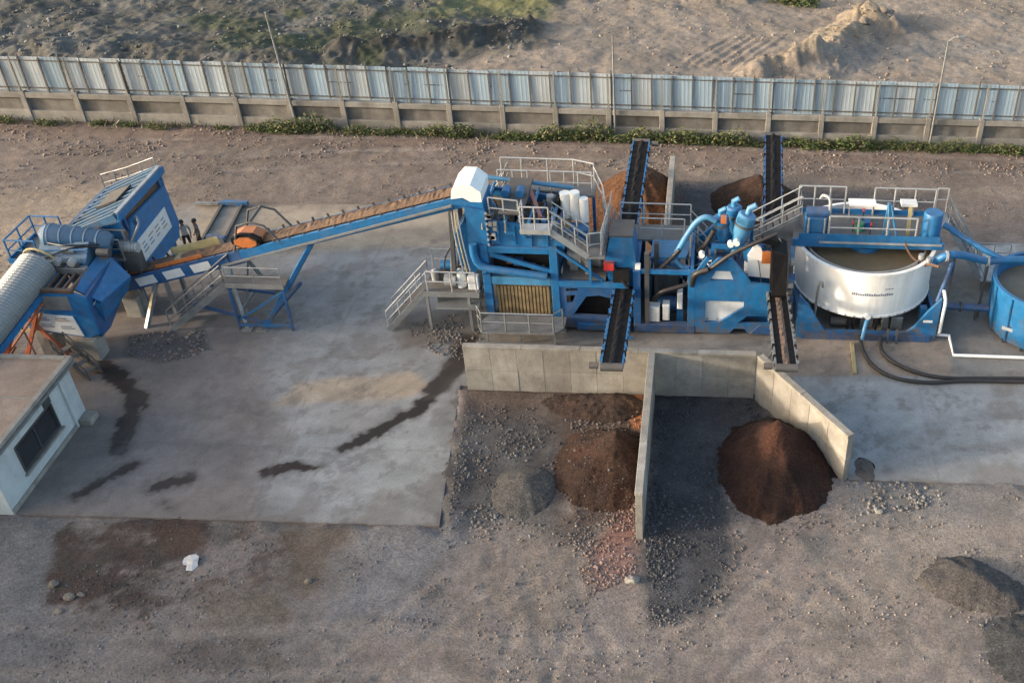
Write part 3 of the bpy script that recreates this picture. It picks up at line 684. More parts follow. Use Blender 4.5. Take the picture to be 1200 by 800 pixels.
# ------------------------------------------------------------------ loose stones (nobody could count these)
ICO_V = []; ICO_F = []
_bm = bmesh.new(); bmesh.ops.create_icosphere(_bm, subdivisions=1, radius=1.0)
_bm.verts.ensure_lookup_table()
ICO_V = np.array([v.co[:] for v in _bm.verts]); ICO_F = np.array([[v.index for v in f.verts] for f in _bm.faces]); _bm.free()
def in_poly_v(px, py, pts):
    ins = np.zeros(px.shape, bool); n = len(pts)
    for i in range(n):
        x0, y0 = pts[i]; x1, y1 = pts[(i+1) % n]
        if y0 == y1: continue
        ins ^= ((y0 > py) != (y1 > py)) & (px < x0+(py-y0)*(x1-x0)/(y1-y0))
    return ins
def gz_v(px, py):
    i = np.clip(np.searchsorted(gx, px), 1, len(gx)-1); j = np.clip(np.searchsorted(gyv, py), 1, len(gyv)-1)
    return GROUND_Z[j, i]
def stones(name, label, n, pts, clump, size, cols, seed, zfn=gz_v):
    """loose stones inside a ground polygon, gathered in clumps, joined into one mesh"""
    rs = np.random.RandomState(seed)
    xs = [p[0] for p in pts]; ys = [p[1] for p in pts]; m_ = n*14
    px = min(xs)+rs.rand(m_)*(max(xs)-min(xs)); py = min(ys)+rs.rand(m_)*(max(ys)-min(ys))
    ok = in_poly_v(px, py, pts)
    if clump: ok &= rs.rand(m_) < np.maximum(0.03, (fbm(px, py, 0.7, seed, 3)-0.5)*clump+0.3)
    px = px[ok][:n]; py = py[ok][:n]; n = len(px)
    s = size[0]*(size[1]/size[0])**(rs.rand(n)**2.6)
    a = rs.rand(n)*6.28; ca, sa = np.cos(a)[:, None], np.sin(a)[:, None]
    v = ICO_V[None]*(1+(rs.rand(n, 12, 1)-.5)*0.55)*np.stack([np.ones(n), 0.55+0.45*rs.rand(n), 0.45+0.35*rs.rand(n)], -1)[:, None]*s[:, None, None]
    tl = (rs.rand(n)-.5)*0.9; ct, st_ = np.cos(tl)[:, None], np.sin(tl)[:, None]
    vx, vy, vz = v[..., 0]*ct-v[..., 2]*st_, v[..., 1], v[..., 0]*st_+v[..., 2]*ct
    V = np.stack([vx*ca-vy*sa+px[:, None], vx*sa+vy*ca+py[:, None], vz+(zfn(px, py)+s*0.2)[:, None]], -1).reshape(-1, 3)
    F = (ICO_F[None]+12*np.arange(n)[:, None, None]).reshape(-1, 3)
    K = np.array(cols)[rs.randint(len(cols), size=n)]*(0.7+0.6*rs.rand(n, 1))
    gi = np.clip(np.searchsorted(gx, px), 1, len(gx)-1); gj = np.clip(np.searchsorted(gyv, py), 1, len(gyv)-1)
    K = K*0.45+GROUND_C[gj, gi]*(0.75+0.55*rs.rand(n, 1))*0.6
    K = np.repeat(np.concatenate([K, np.zeros((n, 1))], 1), 12, 0)
    me = bpy.data.meshes.new(name)
    me.vertices.add(len(V)); me.vertices.foreach_set('co', V.astype(np.float32).ravel())
    me.loops.add(F.size); me.loops.foreach_set('vertex_index', F.ravel().astype(np.int32))
    me.polygons.add(len(F)); me.polygons.foreach_set('loop_start', np.arange(0, F.size, 3, dtype=np.int32))
    me.update(calc_edges=True); set_col(me, K)
    me.materials.append(MATS['stones'])
    o = bpy.data.objects.new(name, me); COL.objects.link(o)
    o['kind'] = 'stuff'; o['label'] = label; o['category'] = 'gravel'
    return o
GREYS = [(0.14, 0.135, 0.13), (0.19, 0.185, 0.175), (0.09, 0.09, 0.09), (0.27, 0.26, 0.245), (0.155, 0.135, 0.115), (0.12, 0.11, 0.10)]
WARM = [(0.22, 0.17, 0.13), (0.30, 0.235, 0.18), (0.16, 0.115, 0.09), (0.32, 0.27, 0.22), (0.20, 0.135, 0.105)]
SLATE = [(0.05, 0.05, 0.053), (0.07, 0.07, 0.073), (0.095, 0.095, 0.10), (0.038, 0.038, 0.04), (0.14, 0.14, 0.143)]
REDS = [(0.19, 0.10, 0.075), (0.30, 0.25, 0.22), (0.15, 0.08, 0.06), (0.22, 0.155, 0.125), (0.12, 0.085, 0.07)]
stones('gravel', 'grey broken gravel strewn over the floor of the left storage bay', 3200, [(-9.7, 33.2), (-2.3, 33.2), (-2.3, 26), (-5, 25), (-8.8, 24.8)], 2.5, (0.022, 0.085), GREYS+WARM[:1], 3)
stones('gravel', 'reddish rubble and chips scattered round the near end of the divider wall', 1000, [(-4.46, 25.07), (-2.14, 27.88), (-2, 25.77), (-2.09, 23.94), (-3.57, 22.86)], 1.5, (0.022, 0.09), REDS+GREYS[:3], 4)
stones('gravel', 'slate coloured gravel covering the floor of the right storage bay', 2600, [(-1.8, 33.2), (2.0, 33.2), (3.3, 31.5), (1.0, 28.5), (1.62, 25.31), (0.69, 21.8), (-1.52, 21.72), (-1.9, 25.6)], 3.0, (0.025, 0.085), SLATE, 5)
stones('gravel', 'grey stones strewn over the yard below the concrete slab', 2600, [(-25.68, 25.35), (-8.24, 25.72), (-7.92, 22), (-10.75, 19.32), (-21.82, 18.64)], 4.0, (0.015, 0.06), GREYS+[WARM[0]], 6)
stones('gravel', 'small stones over the bare earth in the right foreground', 1800, [(0.68, 23.38), (2.48, 26.15), (5.28, 28.59), (13.1, 28.51), (10.97, 19.76), (-7.07, 19.14), (-7.57, 24.56)], 4.0, (0.018, 0.07), GREYS+WARM, 7)
stones('gravel', 'coarse stones along the slab edge beside the splayed bay wall', 520, [(5.44, 28.59), (8.98, 28.74), (9.11, 27.6), (5.6, 26.9)], 3.0, (0.03, 0.11), GREYS, 8)
stones('gravel', 'broken brick and stone littering the ground along the perimeter wall', 3600, [(-46, 56.8), (21, 56.8), (21, 53.2), (-46, 52.4)], 3.5, (0.028, 0.11), WARM+REDS[1:], 9)
stones('gravel', 'scattered stones on the brown strip behind the plant', 3200, [(-44, 53.5), (21, 54), (21, 48.6), (-10, 48.8), (-30, 47), (-33, 38), (-44, 38)], 4.0, (0.022, 0.085), WARM+GREYS[:3], 10)
stones('gravel', 'rubble covering the dump beyond the left part of the perimeter wall', 3000, [(-58, 58.2), (-17, 58.2), (-12, 68), (-16, 84), (-60, 80)], 4.0, (0.04, 0.20), GREYS+[(0.36, 0.36, 0.35), (0.13, 0.13, 0.12)], 11)
stones('gravel', 'clods and stones on the tan earth beyond the right part of the wall', 1700, [(-15, 58.4), (23, 58.4), (25, 84), (-8, 84)], 4.0, (0.035, 0.15), WARM+[(0.38, 0.29, 0.19)], 12)
stones('gravel', 'dark rubble spilled on the slab below the feed stair', 420, [(-24.92, 36.24), (-21.9, 37.01), (-20.9, 35.4), (-22.65, 34.38), (-24.25, 34.76)], 2.0, (0.03, 0.11), SLATE+[REDS[0], GREYS[3]], 13, lambda a, b: np.full(a.shape, SLAB))
stones('gravel', 'wet gravel under the stair beside the screen', 420, [(-12.91, 36.21), (-13.1, 37.77), (-10.31, 39.1), (-9.39, 36.57), (-10.01, 35.16)], 2.0, (0.03, 0.10), SLATE+[WARM[2], WARM[0]], 14, lambda a, b: np.full(a.shape, SLAB))

# ------------------------------------------------------------------ heaps
def heap(name, label, cat, center, rx0, rx1, ry0, ry1, h, col, col2, seed, rough=0.05, p=1.0, step=0.07, clip=None, wet=0.0, top=None, flat=None, rot=0.0):
    """pile of loose material; radii to the left, right, front and back of the peak"""
    cx_, cy_ = center
    xs = np.arange(cx_-rx0*1.25, cx_+rx1*1.25, step); ys = np.arange(cy_-ry0*1.25, cy_+ry1*1.25, step)
    X, Y = np.meshgrid(xs, ys)
    dx = X-cx_; dy = Y-cy_
    if rot: dx, dy = dx*math.cos(rot)+dy*math.sin(rot), -dx*math.sin(rot)+dy*math.cos(rot)
    rxx = np.where(dx < 0, rx0, rx1); ryy = np.where(dy < 0, ry0, ry1)
    d = np.sqrt((dx/rxx)**2+(dy/ryy)**2)
    ang = np.arctan2(dy, dx)
    d = d*(1+0.07*(fbm(np.cos(ang)*1.3+5, np.sin(ang)*1.3+5, 1.0, seed, 3)-.5)*2)+(fbm(X, Y, 1.5, seed+2, 5, .65)-.5)*0.16+(fbm(X, Y, 6.0, seed+3, 3, .7)-.5)*0.10*sstep(0.6, 1.0, d)
    hh = np.clip(1-d, 0, None)**p
    if flat: hh = np.minimum(hh, flat+0.12*(hh-flat))
    rill = (fbm(ang*2.2+9, d*0.6, 2.0, seed+5, 3, .6)-.5)*0.16*np.clip(d, 0, 1)
    slump = (fbm(np.cos(ang)*2.0+3, np.sin(ang)*2.0+3, 1.2, seed+17, 3)-.5)*0.22*sstep(0.15, 0.55, d)*(1-sstep(0.75, 1.0, d))
    Zz = h*(hh+(rill+slump)*(hh > 0))+(fbm(X, Y, 5.0, seed+7, 3, .7)-.5)*rough*2.6*sstep(0, 0.1, hh)
    Zz = np.where(d > 1.0, -0.12-0.25*np.clip(d-1, 0, 1), Zz)
    if clip is not None:
        keep = clip(X, Y); Zz = np.where(keep, Zz, -0.5)
    Cc = np.zeros(X.shape+(4,)); Cc[..., :3] = col
    mixc(Cc, sstep(0.42, 0.62, fbm(X, Y, 1.1, seed+11, 4, .6))*0.6, col2)
    if top is not None: mixc(Cc, sstep(0.55, 0.15, d+(fbm(X, Y, 1.6, seed+13)-.5)*0.4)*0.6, top)
    Cc[..., 3] = wet
    o = grid_mesh(name, X-cx_, Y-cy_, Zz, Cc, 'heap'); o.location = (cx_, cy_, 0)
    return tag(o, label, cat)
heap('sand_heap', 'dark brown conical heap of washed sand inside the splayed bay wall', 'heap', (2.82, 29.5), 2.25, 2.45, 3.15, 2.6, 2.2, (0.036, 0.019, 0.014), (0.054, 0.025, 0.017), 101, 0.03, 1.12, top=(0.085, 0.034, 0.020),
     clip=lambda X, Y: (X-2.35)*0.811+(Y-33.2)*0.585 < -0.02)
heap('sand_heap', 'brown sand heap in the left bay leaning on the thin divider wall', 'heap', (-3.2, 29.5), 2.35, 1.6, 2.8, 1.8, 1.45, (0.044, 0.026, 0.019), (0.080, 0.038, 0.024), 111, 0.04, 1.05, clip=lambda X, Y: X < -2.18, top=(0.060, 0.036, 0.025))
heap('grit_heap', 'small smooth heap of grey grit in the left bay', 'heap', (-6.41, 27.74), 1.25, 1.15, 1.5, 1.3, 0.52, (0.105, 0.098, 0.09), (0.13, 0.118, 0.104), 121, 0.02, 0.95)
heap('rubble_heap', 'low mound of reddish rubble against the back wall of left bay', 'heap', (-3.6, 32.9), 3.0, 1.4, 1.3, 0.5, 0.45, (0.058, 0.041, 0.034), (0.085, 0.050, 0.036), 131, 0.06, 0.9, clip=lambda X, Y: (X < -2.18) & (Y < 33.3))
heap('grit_heap', 'wide grey grit heap with steep shaded edge at the right foreground', 'heap', (9.35, 23.75), 1.75, 1.85, 1.0, 1.3, 0.72, (0.105, 0.094, 0.087), (0.082, 0.074, 0.070), 141, 0.035, 0.75, rot=-0.3)
heap('sand_heap', 'orange brown sand heap under the left rear conveyor', 'heap', (-3.5, 48.7), 3.3, 3.0, 3.0, 3.0, 2.7, (0.125, 0.060, 0.032), (0.17, 0.085, 0.045), 151, 0.03, 1.0, clip=lambda X, Y: X < -2.1)
heap('sand_heap', 'dark brown sand heap under the right rear conveyor', 'heap', (2.6, 49.6), 2.6, 2.4, 2.2, 2.2, 1.7, (0.055, 0.033, 0.023), (0.08, 0.045, 0.03), 161, 0.03, 1.0)
heap('grit_heap', 'dark slate grit heap cut by the lower right picture corner', 'heap', (10.63, 21.16), 1.35, 2.2, 1.5, 1.6, 0.42, (0.060, 0.062, 0.063), (0.078, 0.078, 0.078), 171, 0.04, 0.95)
stones('gravel', 'dark chips lying over the brown sand heap of the left bay', 260, [(-5.3, 29.6), (-4.2, 27.2), (-2.5, 27), (-2.5, 30.5), (-4.3, 30.9)], 0, (0.02, 0.06), SLATE+[GREYS[3]], 15, lambda a, b: 1.3*np.clip(1-np.hypot((a+3.3)/np.where(a < -3.3, 2.5, 1.6), (b-29.6)/np.where(b < 29.6, 3.0, 1.9)), 0, 1)**0.85)

stones('gravel', 'dark clods rolled to the foot of the conical sand heap', 420, [(0.2, 29.8), (0.6, 27.6), (1.8, 26.2), (3.4, 25.8), (4.6, 26.6), (4.3, 27.2), (3.2, 26.6), (1.9, 26.9), (1.0, 28.0), (0.6, 29.8)], 1.0, (0.02, 0.07), [(0.05, 0.03, 0.022), (0.07, 0.045, 0.035), (0.05, 0.05, 0.052)], 16)
stones('gravel', 'clods fallen round the foot of the brown heap in the left bay', 260, [(-5.9, 30.5), (-5.6, 28.2), (-4.2, 26.4), (-2.4, 26.2), (-2.4, 26.9), (-3.9, 27.0), (-5.0, 28.5), (-5.4, 30.4)], 1.0, (0.02, 0.075), [(0.06, 0.036, 0.026), (0.09, 0.06, 0.045), (0.12, 0.10, 0.09)], 17)

stones('gravel', 'loose grit scattered round the two grey heaps at the lower right', 700, [(7.27, 25.53), (9.53, 26.43), (12.05, 24.18), (11.16, 19.47), (8.91, 20), (8.79, 22.27), (7.3, 23.63)], 2.5, (0.015, 0.055), [(0.10, 0.095, 0.09), (0.07, 0.068, 0.066), (0.14, 0.13, 0.12)], 18)
# ------------------------------------------------------------------ perimeter fence
FY = 57.0; PITCH = 3.09
fence = thing('perimeter_fence', 'long concrete wall with recessed bays topped by pale blue metal sheets', 'fence', (-12, FY, 0))
rnd = random.Random(4)
PX = [-24.45+PITCH*k for k in range(-9, 17)]
for i, px in enumerate(PX):
    B('pillar', px-0.15, px+0.15, FY-0.22, FY+0.2, -0.2, 1.80+rnd.uniform(-.02, .02), 'fence_concrete', fence, 0.02)
    if i < len(PX)-1:
        a, b = px+0.15, px+PITCH-0.15
        B('plinth', a, b, FY-0.16, FY+0.12, -0.3, 0.62+rnd.uniform(-.03, .03), 'fence_concrete', fence, 0.015)
        B('wall_panel', a, b, FY+0.02, FY+0.12, 0.55, 1.5, 'recess_concrete', fence)
        B('coping', a, b, FY-0.2, FY+0.16, 1.40+rnd.uniform(-.015, .015), 1.72, 'fence_concrete', fence, 0.02)
def sheet_mesh(w, h, nr=5):
    """profiled steel sheet, ribs running up, with thickness"""
    v = []; f = []; xs = []; t = w/nr
    for k in range(nr):
        x0 = -w/2+k*t
        xs += [(x0+t*0.08, 0.0), (x0+t*0.62, 0.0), (x0+t*0.70, -0.006), (x0+t*0.96, -0.006)]
    n = len(xs)
    for z in (0, h):
        for dy in (0, 0.006):
            v += [(p, q+dy, z) for p, q in xs]
    for k in range(n-1):
        f += [(k, k+1, 2*n+k+1, 2*n+k), (n+k+1, n+k, 3*n+k, 3*n+k+1), (2*n+k, 2*n+k+1, 3*n+k+1, 3*n+k), (k+1, k, n+k, n+k+1)]
    me = bpy.data.meshes.new('metal_sheet'); me.from_pydata(v, [], f); return me
SW = 1.163
sm = {k: sheet_mesh(SW-0.03, 2.08) for k in ('sheet_blue', 'sheet_pale')}
for k, me in sm.items(): me.materials.append(MATS[k])
sx = PX[0]; si = 0
post_me = None
while sx < PX[-1]-SW:
    blue = (sx > -20 and rnd.random() < 0.62) or rnd.random() < 0.35
    o = bpy.data.objects.new('metal_sheet', sm['sheet_blue' if blue else 'sheet_pale']); COL.objects.link(o); o.parent = fence
    o.location = (sx+SW/2+12, 0.02+rnd.uniform(-.012, .012), 1.76+rnd.uniform(-.03, .03)); o.rotation_euler = (rnd.uniform(-.03, .02), rnd.uniform(-.010, .010), rnd.uniform(-.02, .02))
    if post_me is None:
        po = B('fence_post', sx-0.04, sx+0.04, FY-0.11, FY-0.03, 1.7, 3.86, 'fence_steel', fence); post_me = po.data; x_first = sx
    else:
        po = bpy.data.objects.new('fence_post', post_me); COL.objects.link(po); po.parent = fence
        po.location = (sx-x_first, rnd.uniform(-.01, .01), rnd.uniform(-.05, .03)); po.rotation_euler = (0, rnd.uniform(-.006, .006), 0)
    sx += SW; si += 1
B('fence_rail', PX[0], PX[-1], FY-0.055, FY-0.015, 3.60, 3.66, 'fence_steel', fence)
B('fence_rail', PX[0], PX[-1], FY-0.055, FY-0.015, 1.95, 2.01, 'fence_steel', fence)
B('fence_rail', PX[0], PX[-1], FY+0.04, FY+0.09, 2.8, 2.86, 'fence_steel', fence)
for px in PX[1::1]:
    B('stanchion', px-0.04, px+0.04, FY-0.2, FY-0.125, 1.80, 3.88+rnd.uniform(-.06, .06), 'fence_concrete', fence)

# lamp posts along the wall
def lamp_post(label, x0, top, lean, arm):
    t = thing('lamp_post', label, 'lamp post', (x0, FY-0.34, 0), 'lamp posts along the wall')
    a = Vector((x0, FY-0.34, -0.1)); b = Vector((x0+lean, FY-0.34, top))
    MB().tube([a, a.lerp(b, .5), b], [0.07, 0.06, 0.04], 10).obj('pole', 'galv', t, True)
    B('base_plate', x0-0.2, x0+0.2, FY-0.54, FY-0.223, -0.1, 0.12, 'footing', t, 0.01)
    if arm:
        TB('arm', [b-Vector((0, 0, .05)), b+Vector((arm*0.5, 0, 0.18)), b+Vector((arm, 0, 0.22))], 0.032, 'galv_light', t)
        MB().box(b.x+arm-0.1*np.sign(arm), b.x+arm+0.38*np.sign(arm), b.y-0.09, b.y+0.09, b.z+0.17, b.z+0.27, 0.02).obj('lamp_head', 'galv', t)
    else:
        B('pole_cap', b.x-0.06, b.x+0.06, b.y-0.06, b.y+0.06, b.z-0.02, b.z+0.05, 'galv', t)
lamp_post('leaning bare pole in front of the wall left of the white hood', -24.2, 6.9, -0.35, 0)
lamp_post('thin upright bare pole before the wall behind the left rear conveyor', -5.55, 6.3, 0.0, 0)
lamp_post('lamp post with a short arm at the right end of the wall', 12.85, 6.5, 0.1, 0.55)

# ------------------------------------------------------------------ weeds along the wall
def leaf_cluster(seed, n, w, d, h, cols):
    rs = np.random.RandomState(seed); V = []; F = []; K = []
    for k in range(n):
        r = rs.rand()**0.5; a = rs.rand()*6.28
        z = h*rs.rand()**0.8*(1-0.45*r)
        c = np.array([math.cos(a)*r*w, math.sin(a)*r*d, z*(0.8+0.4*rs.rand())])
        s = 0.05+0.09*rs.rand()
        u = rs.randn(3); u /= np.linalg.norm(u); t = rs.randn(3); t -= u*t.dot(u); t /= np.linalg.norm(t)
        q = [c-u*s, c+t*s*0.42, c+u*s, c-t*s*0.42]
        b = len(V); V += q; F.append((b, b+1, b+2, b+3))
        cc = np.array(cols[rs.randint(len(cols))])*(0.65+0.7*rs.rand()); K += [np.append(cc, 1)]*4
    me = bpy.data.meshes.new('foliage'); me.from_pydata([tuple(q) for q in V], [], F); set_col(me, np.array(K)); me.materials.append(MATS['leaf'])
    return me
GREEN = [(0.060, 0.095, 0.024), (0.085, 0.125, 0.032), (0.042, 0.068, 0.018), (0.12, 0.14, 0.045), (0.12, 0.105, 0.05)]
lv = [leaf_cluster(200+k, 460, 0.95, 0.36, 0.72+0.16*k, GREEN) for k in range(5)]
stem_mb = MB()
for k in range(7):
    a = k*0.9; stem_mb.tube([(math.cos(a)*0.08, math.sin(a)*0.06, -0.05), (math.cos(a)*0.25, math.sin(a)*0.12, 0.4), (math.cos(a)*0.42, math.sin(a)*0.2, 0.75)], [0.014, 0.01, 0.005], 4)
stem_me = stem_mb.obj('stems', 'rust', None); stem_mesh = stem_me.data; bpy.data.objects.remove(stem_me)
def shrub(px, py, s, k, label, group='weeds along the wall'):
    t = thing('weed_bush', label, 'bush', (px, py, 0), group)
    t.scale = (s*rnd.uniform(.9, 1.5), s*0.9, s*rnd.uniform(.55, 1.0)); t.rotation_euler = (0, 0, rnd.choice([0, PI])+rnd.uniform(-.2, .2))
    for nm, me in (('foliage', lv[k % 5]), ('stems', stem_mesh)):
        o = bpy.data.objects.new(nm, me); COL.objects.link(o); o.parent = t
    return t
ORD = ['first', 'second', 'third', 'fourth', 'fifth', 'sixth', 'seventh', 'eighth', 'ninth', 'tenth', 'eleventh', 'twelfth', 'thirteenth', 'fourteenth', 'fifteenth', 'sixteenth', 'seventeenth', 'eighteenth', 'nineteenth', 'twentieth'] + ['twenty-'+w for w in ('first', 'second', 'third', 'fourth', 'fifth', 'sixth', 'seventh', 'eighth', 'ninth')]
def weed_row(xs, where):
    for k, wx in enumerate(xs):
        s_ = rnd.uniform(0.5, 0.8) if wx < -27 else rnd.uniform(0.6, 1.15)
        shrub(wx, FY-0.55-rnd.random()*0.35, s_, rnd.randint(0, 4), '%s green weed bush along the wall counted rightwards from %s' % (ORD[k], where))
def spaced(a, b, lo, hi, skip):
    out = []; v = a
    while v < b:
        if rnd.random() > skip: out.append(v)
        v += rnd.uniform(lo, hi)
    return out
weed_row(spaced(-45, -27.5, 1.0, 3.2, 0.25), 'the left picture edge')
weed_row(spaced(-26.5, -6.2, 0.7, 1.35, 0.12), 'the leaning pole')
weed_row(spaced(-5.0, 12.2, 0.7, 1.35, 0.12), 'the upright pole')
weed_row(spaced(13.4, 21, 0.7, 1.4, 0.1), 'the lamp post')
for q, s in (((6.42, 80.4), 1.5), ((5.33, 80.87), 1.2)):
    t_ = shrub(q[0], q[1], s, 1, 'larger olive bush at the top edge beyond the wall' if s > 1.3 else 'smaller olive bush at the top edge left of the larger one', 'far bushes'); t_.location.z = gz(*q)

# grass and dry stalks along the wall foot
rs = np.random.RandomState(88); V_ = []; F_ = []; K_ = []
for k in range(5200):
    px = -46+67*rs.rand(); 
    if px < -27 and rs.rand() > 0.3: continue
    if float(_TAB[5][int(px*2) % 256, 3]) < 0.2: continue
    py = FY-0.3-abs(rs.randn())*0.38; hgt = (0.16+0.34*rs.rand())*(1.0 if py > FY-0.9 else 0.6); a = rs.rand()*6.28; w_ = 0.018+0.02*rs.rand(); lx, ly = rs.randn()*0.12, rs.randn()*0.12
    b = len(V_); ca, sa = math.cos(a)*w_, math.sin(a)*w_
    V_ += [(px-ca, py-sa, -0.02), (px+ca, py+sa, -0.02), (px+lx+ca*.7, py+ly+sa*.7, hgt*0.6), (px+lx*1.8, py+ly*1.8, hgt)]; F_.append((b, b+1, b+2, b+3))
    c_ = np.array([(0.075, 0.105, 0.03), (0.11, 0.12, 0.04), (0.05, 0.08, 0.02), (0.19, 0.16, 0.09), (0.15, 0.13, 0.07)][rs.randint(5)])*(0.7+0.6*rs.rand()); K_ += [np.append(c_, 1)]*4
me = bpy.data.meshes.new('grass'); me.from_pydata(V_, [], F_); set_col(me, np.array(K_)); me.materials.append(MATS['leaf'])
gso = bpy.data.objects.new('grass', me); COL.objects.link(gso); gso['kind'] = 'stuff'; gso['label'] = 'thin green and dry grass growing along the foot of the wall'; gso['category'] = 'grass'

# ------------------------------------------------------------------ storage bay walls
def panel_wall(name, label, a, b, h, th, n, mat='concrete', rows=2, cat='wall'):
    """cast panel wall from a to b on the ground; panels are separate pieces with open joints over a core"""
    a = Vector((*a, 0)); b = Vector((*b, 0)); d = (b-a); L_ = d.length; d.normalize(); nrm = Vector((-d.y, d.x, 0))
    t = thing(name, label, cat, a)
    t.rotation_euler = (0, 0, math.atan2(d.y, d.x))
    og = Matrix.Identity(4)
    def bx(nm, x0, x1, y0, y1, z0, z1, bev):
        m_ = MB().box(x0, x1, y0, y1, z0, z1, bev); me = bpy.data.meshes.new(nm); me.from_pydata(m_.v, [], m_.f); me.materials.append(MATS[mat])
        o = bpy.data.objects.new(nm, me); COL.objects.link(o); o.parent = t; return o
    bx('core', 0.02, L_-0.02, -th/2+0.02, th/2-0.02, -0.25, h-0.06, 0)
    w = L_/n; rr = random.Random(len(label))
    for k in range(n):
        for r in range(rows):
            z0 = -0.2 if r == 0 else (h-0.14)*r/rows; z1 = (h-0.14)*(r+1)/rows
            j = rr.uniform(-.008, .008)
            bx('panel', k*w+0.006, (k+1)*w-0.006, -th/2+j, th/2+j, z0+0.004, z1-0.004, 0.007)
    for k in range(max(1, n//2)):
        w2 = L_/max(1, n//2)
        bx('capping', k*w2+0.003, (k+1)*w2-0.003, -th/2-0.02, th/2+0.02, h-0.135, h+rr.uniform(-.01, .01), 0.015)
    return t
panel_wall('bay_wall', 'long concrete panel wall at the back of both storage bays', (-9.62, 33.45), (2.1, 33.45), 2.3, 0.22, 11)
panel_wall('bay_divider', 'thin concrete wall standing between the two storage bays', (-2.06, 25.5), (-2.06, 33.30), 2.28, 0.24, 7)
panel_wall('bay_wing_wall', 'splayed concrete wall on the right of the storage bays', (2.25, 33.36), (5.45, 28.75), 2.28, 0.26, 5)
panel_wall('rear_divider', 'pale concrete wall standing between the two rear heaps', (-1.95, 43.6), (-1.95, 51.0), 1.9, 0.24, 6)

# ------------------------------------------------------------------ site cabin at the left edge
cab = thing('site_cabin', 'low white plastered cabin with flat brown roof and one window', 'cabin', (-25.6, 28.5, 0))
CX1, CY0, CY1, CH = -24.2, 25.75, 31.15, 2.55
win = [(27.1, 0.85), (29.55, 0.85), (29.55, 1.95), (27.1, 1.95)]
MB().prism([(CY0, -0.1), (CY1, -0.1), (CY1, CH), (CY0, CH)], CX1-0.18, CX1, 'x', [win]).obj('wall', 'plaster', cab)
B('wall', -26.82, CX1-0.183, CY0, CY0+0.18, -0.1, CH, 'plaster', cab)
B('wall', -26.82, CX1-0.183, CY1-0.18, CY1, -0.1, CH, 'plaster', cab)
B('wall', -27.0, -26.823, CY0, CY1, -0.1, CH, 'plaster', cab)
B('floor', -26.8, CX1-0.2, CY0+0.2, CY1-0.2, -0.05, 0.12, 'roof_screed', cab)
B('roof', -27.08, CX1+0.16, CY0-0.2, CY1+0.2, CH+0.004, CH+0.16, 'roof_screed', cab, 0.015)
B('roof_kerb', CX1-0.02, CX1+0.20, CY0-0.22, CY1+0.22, CH+0.10, CH+0.25, 'footing', cab, 0.015)
B('roof_kerb', -27.08, CX1-0.023, CY1+0.02, CY1+0.22, CH+0.10, CH+0.25, 'footing', cab, 0.015)
B('roof_kerb', -27.08, CX1-0.023, CY0-0.22, CY0-0.02, CH+0.10, CH+0.25, 'footing', cab, 0.015)
B('roof_joint', -27.0, CX1-0.1, 28.9, 28.97, CH+0.155, CH+0.175, 'footing', cab)
w_ = thing('tmp', 'x', 'x'); bpy.data.objects.remove(w_)
wf = MB()
wf.box(CX1-0.12, CX1+0.03, 27.08, 29.57, 0.79, 0.86).box(CX1-0.12, CX1+0.03, 27.08, 29.57, 1.94, 2.0).box(CX1-0.12, CX1+0.03, 27.06, 27.13, 0.862, 1.938).box(CX1-0.12, CX1+0.03, 29.52, 29.59, 0.862, 1.938).box(CX1-0.1, CX1-0.02, 28.30, 28.36, 0.862, 1.938)
wfo = wf.obj('window_frame', 'dark_steel', cab)
B('window_pane', CX1-0.075, CX1-0.06, 27.13, 28.30, 0.862, 1.938, 'glass', wfo)
B('window_pane', CX1-0.085, CX1-0.07, 28.36, 29.52, 0.862, 1.938, 'glass', wfo)
B('window_sill', CX1+0.003, CX1+0.11, 27.0, 29.65, 0.70, 0.78, 'footing', cab)
B('downpipe', CX1+0.01, CX1+0.09, 30.3, 30.38, 0.1, CH-0.02, 'plaster', cab)
B('shutter', CX1+0.003, CX1+0.05, 29.15, 29.6, 2.02, 2.42, 'dark_steel', cab)
B('gutter', CX1+0.205, CX1+0.27, CY0-0.2, CY1+0.2, CH-0.02, CH+0.06, 'galv', cab)
B('skirting', CX1+0.002, CX1+0.05, CY0, CY1, -0.05, 0.24, 'footing', cab)
B('step', CX1+0.06, CX1+0.5, 30.5, 31.1, -0.05, 0.30, 'footing', cab, 0.02)
# ------------------------------------------------------------------ covered conveyor at the left edge
cc = thing('covered_conveyor', 'conveyor under a ribbed grey half-round hood on orange trestles at left edge', 'conveyor', (-27.6, 33, 0))
cA = Vector((-27.35, 36.0, 3.75)); cB = Vector((-28.95, 22.5, 0.9))
cd = (cB-cA).normalized(); cs = cd.cross(Vector((0, 0, 1))).normalized(); cn = cs.cross(cd).normalized()
cl = (cB-cA).length
nr = 96; seg = 14
hv = []; hf = []
for i in range(nr*2+1):
    p = cA+cd*(cl*i/(nr*2)); rr_ = 0.70+(0.045 if i % 2 else 0.0)
    for k in range(seg+1):
        a = -0.35+(PI+0.70)*k/seg
        hv.append(p+cs*math.cos(a)*rr_+cn*math.sin(a)*rr_)
ns = seg+1
for i in range(nr*2):
    for k in range(seg):
        hf.append((i*ns+k, i*ns+k+1, (i+1)*ns+k+1, (i+1)*ns+k))
MB().add(hv, hf).obj('hood', 'foil', cc)
for sgn in (-1, 1):
    BM('side_beam', cA+cs*0.66*sgn-cn*0.42, cB+cs*0.66*sgn-cn*0.42, 0.12, 0.26, 'blue', cc)
BM('belt', cA-cn*0.25-cd*0.9, cB-cn*0.25, 1.0, 0.04, 'belt', cc)
MB().tube([cA-cn*0.32-cd*0.9-cs*0.6, cA-cn*0.32-cd*0.9+cs*0.6], 0.24, 14).obj('head_pulley', 'rust', cc, True)
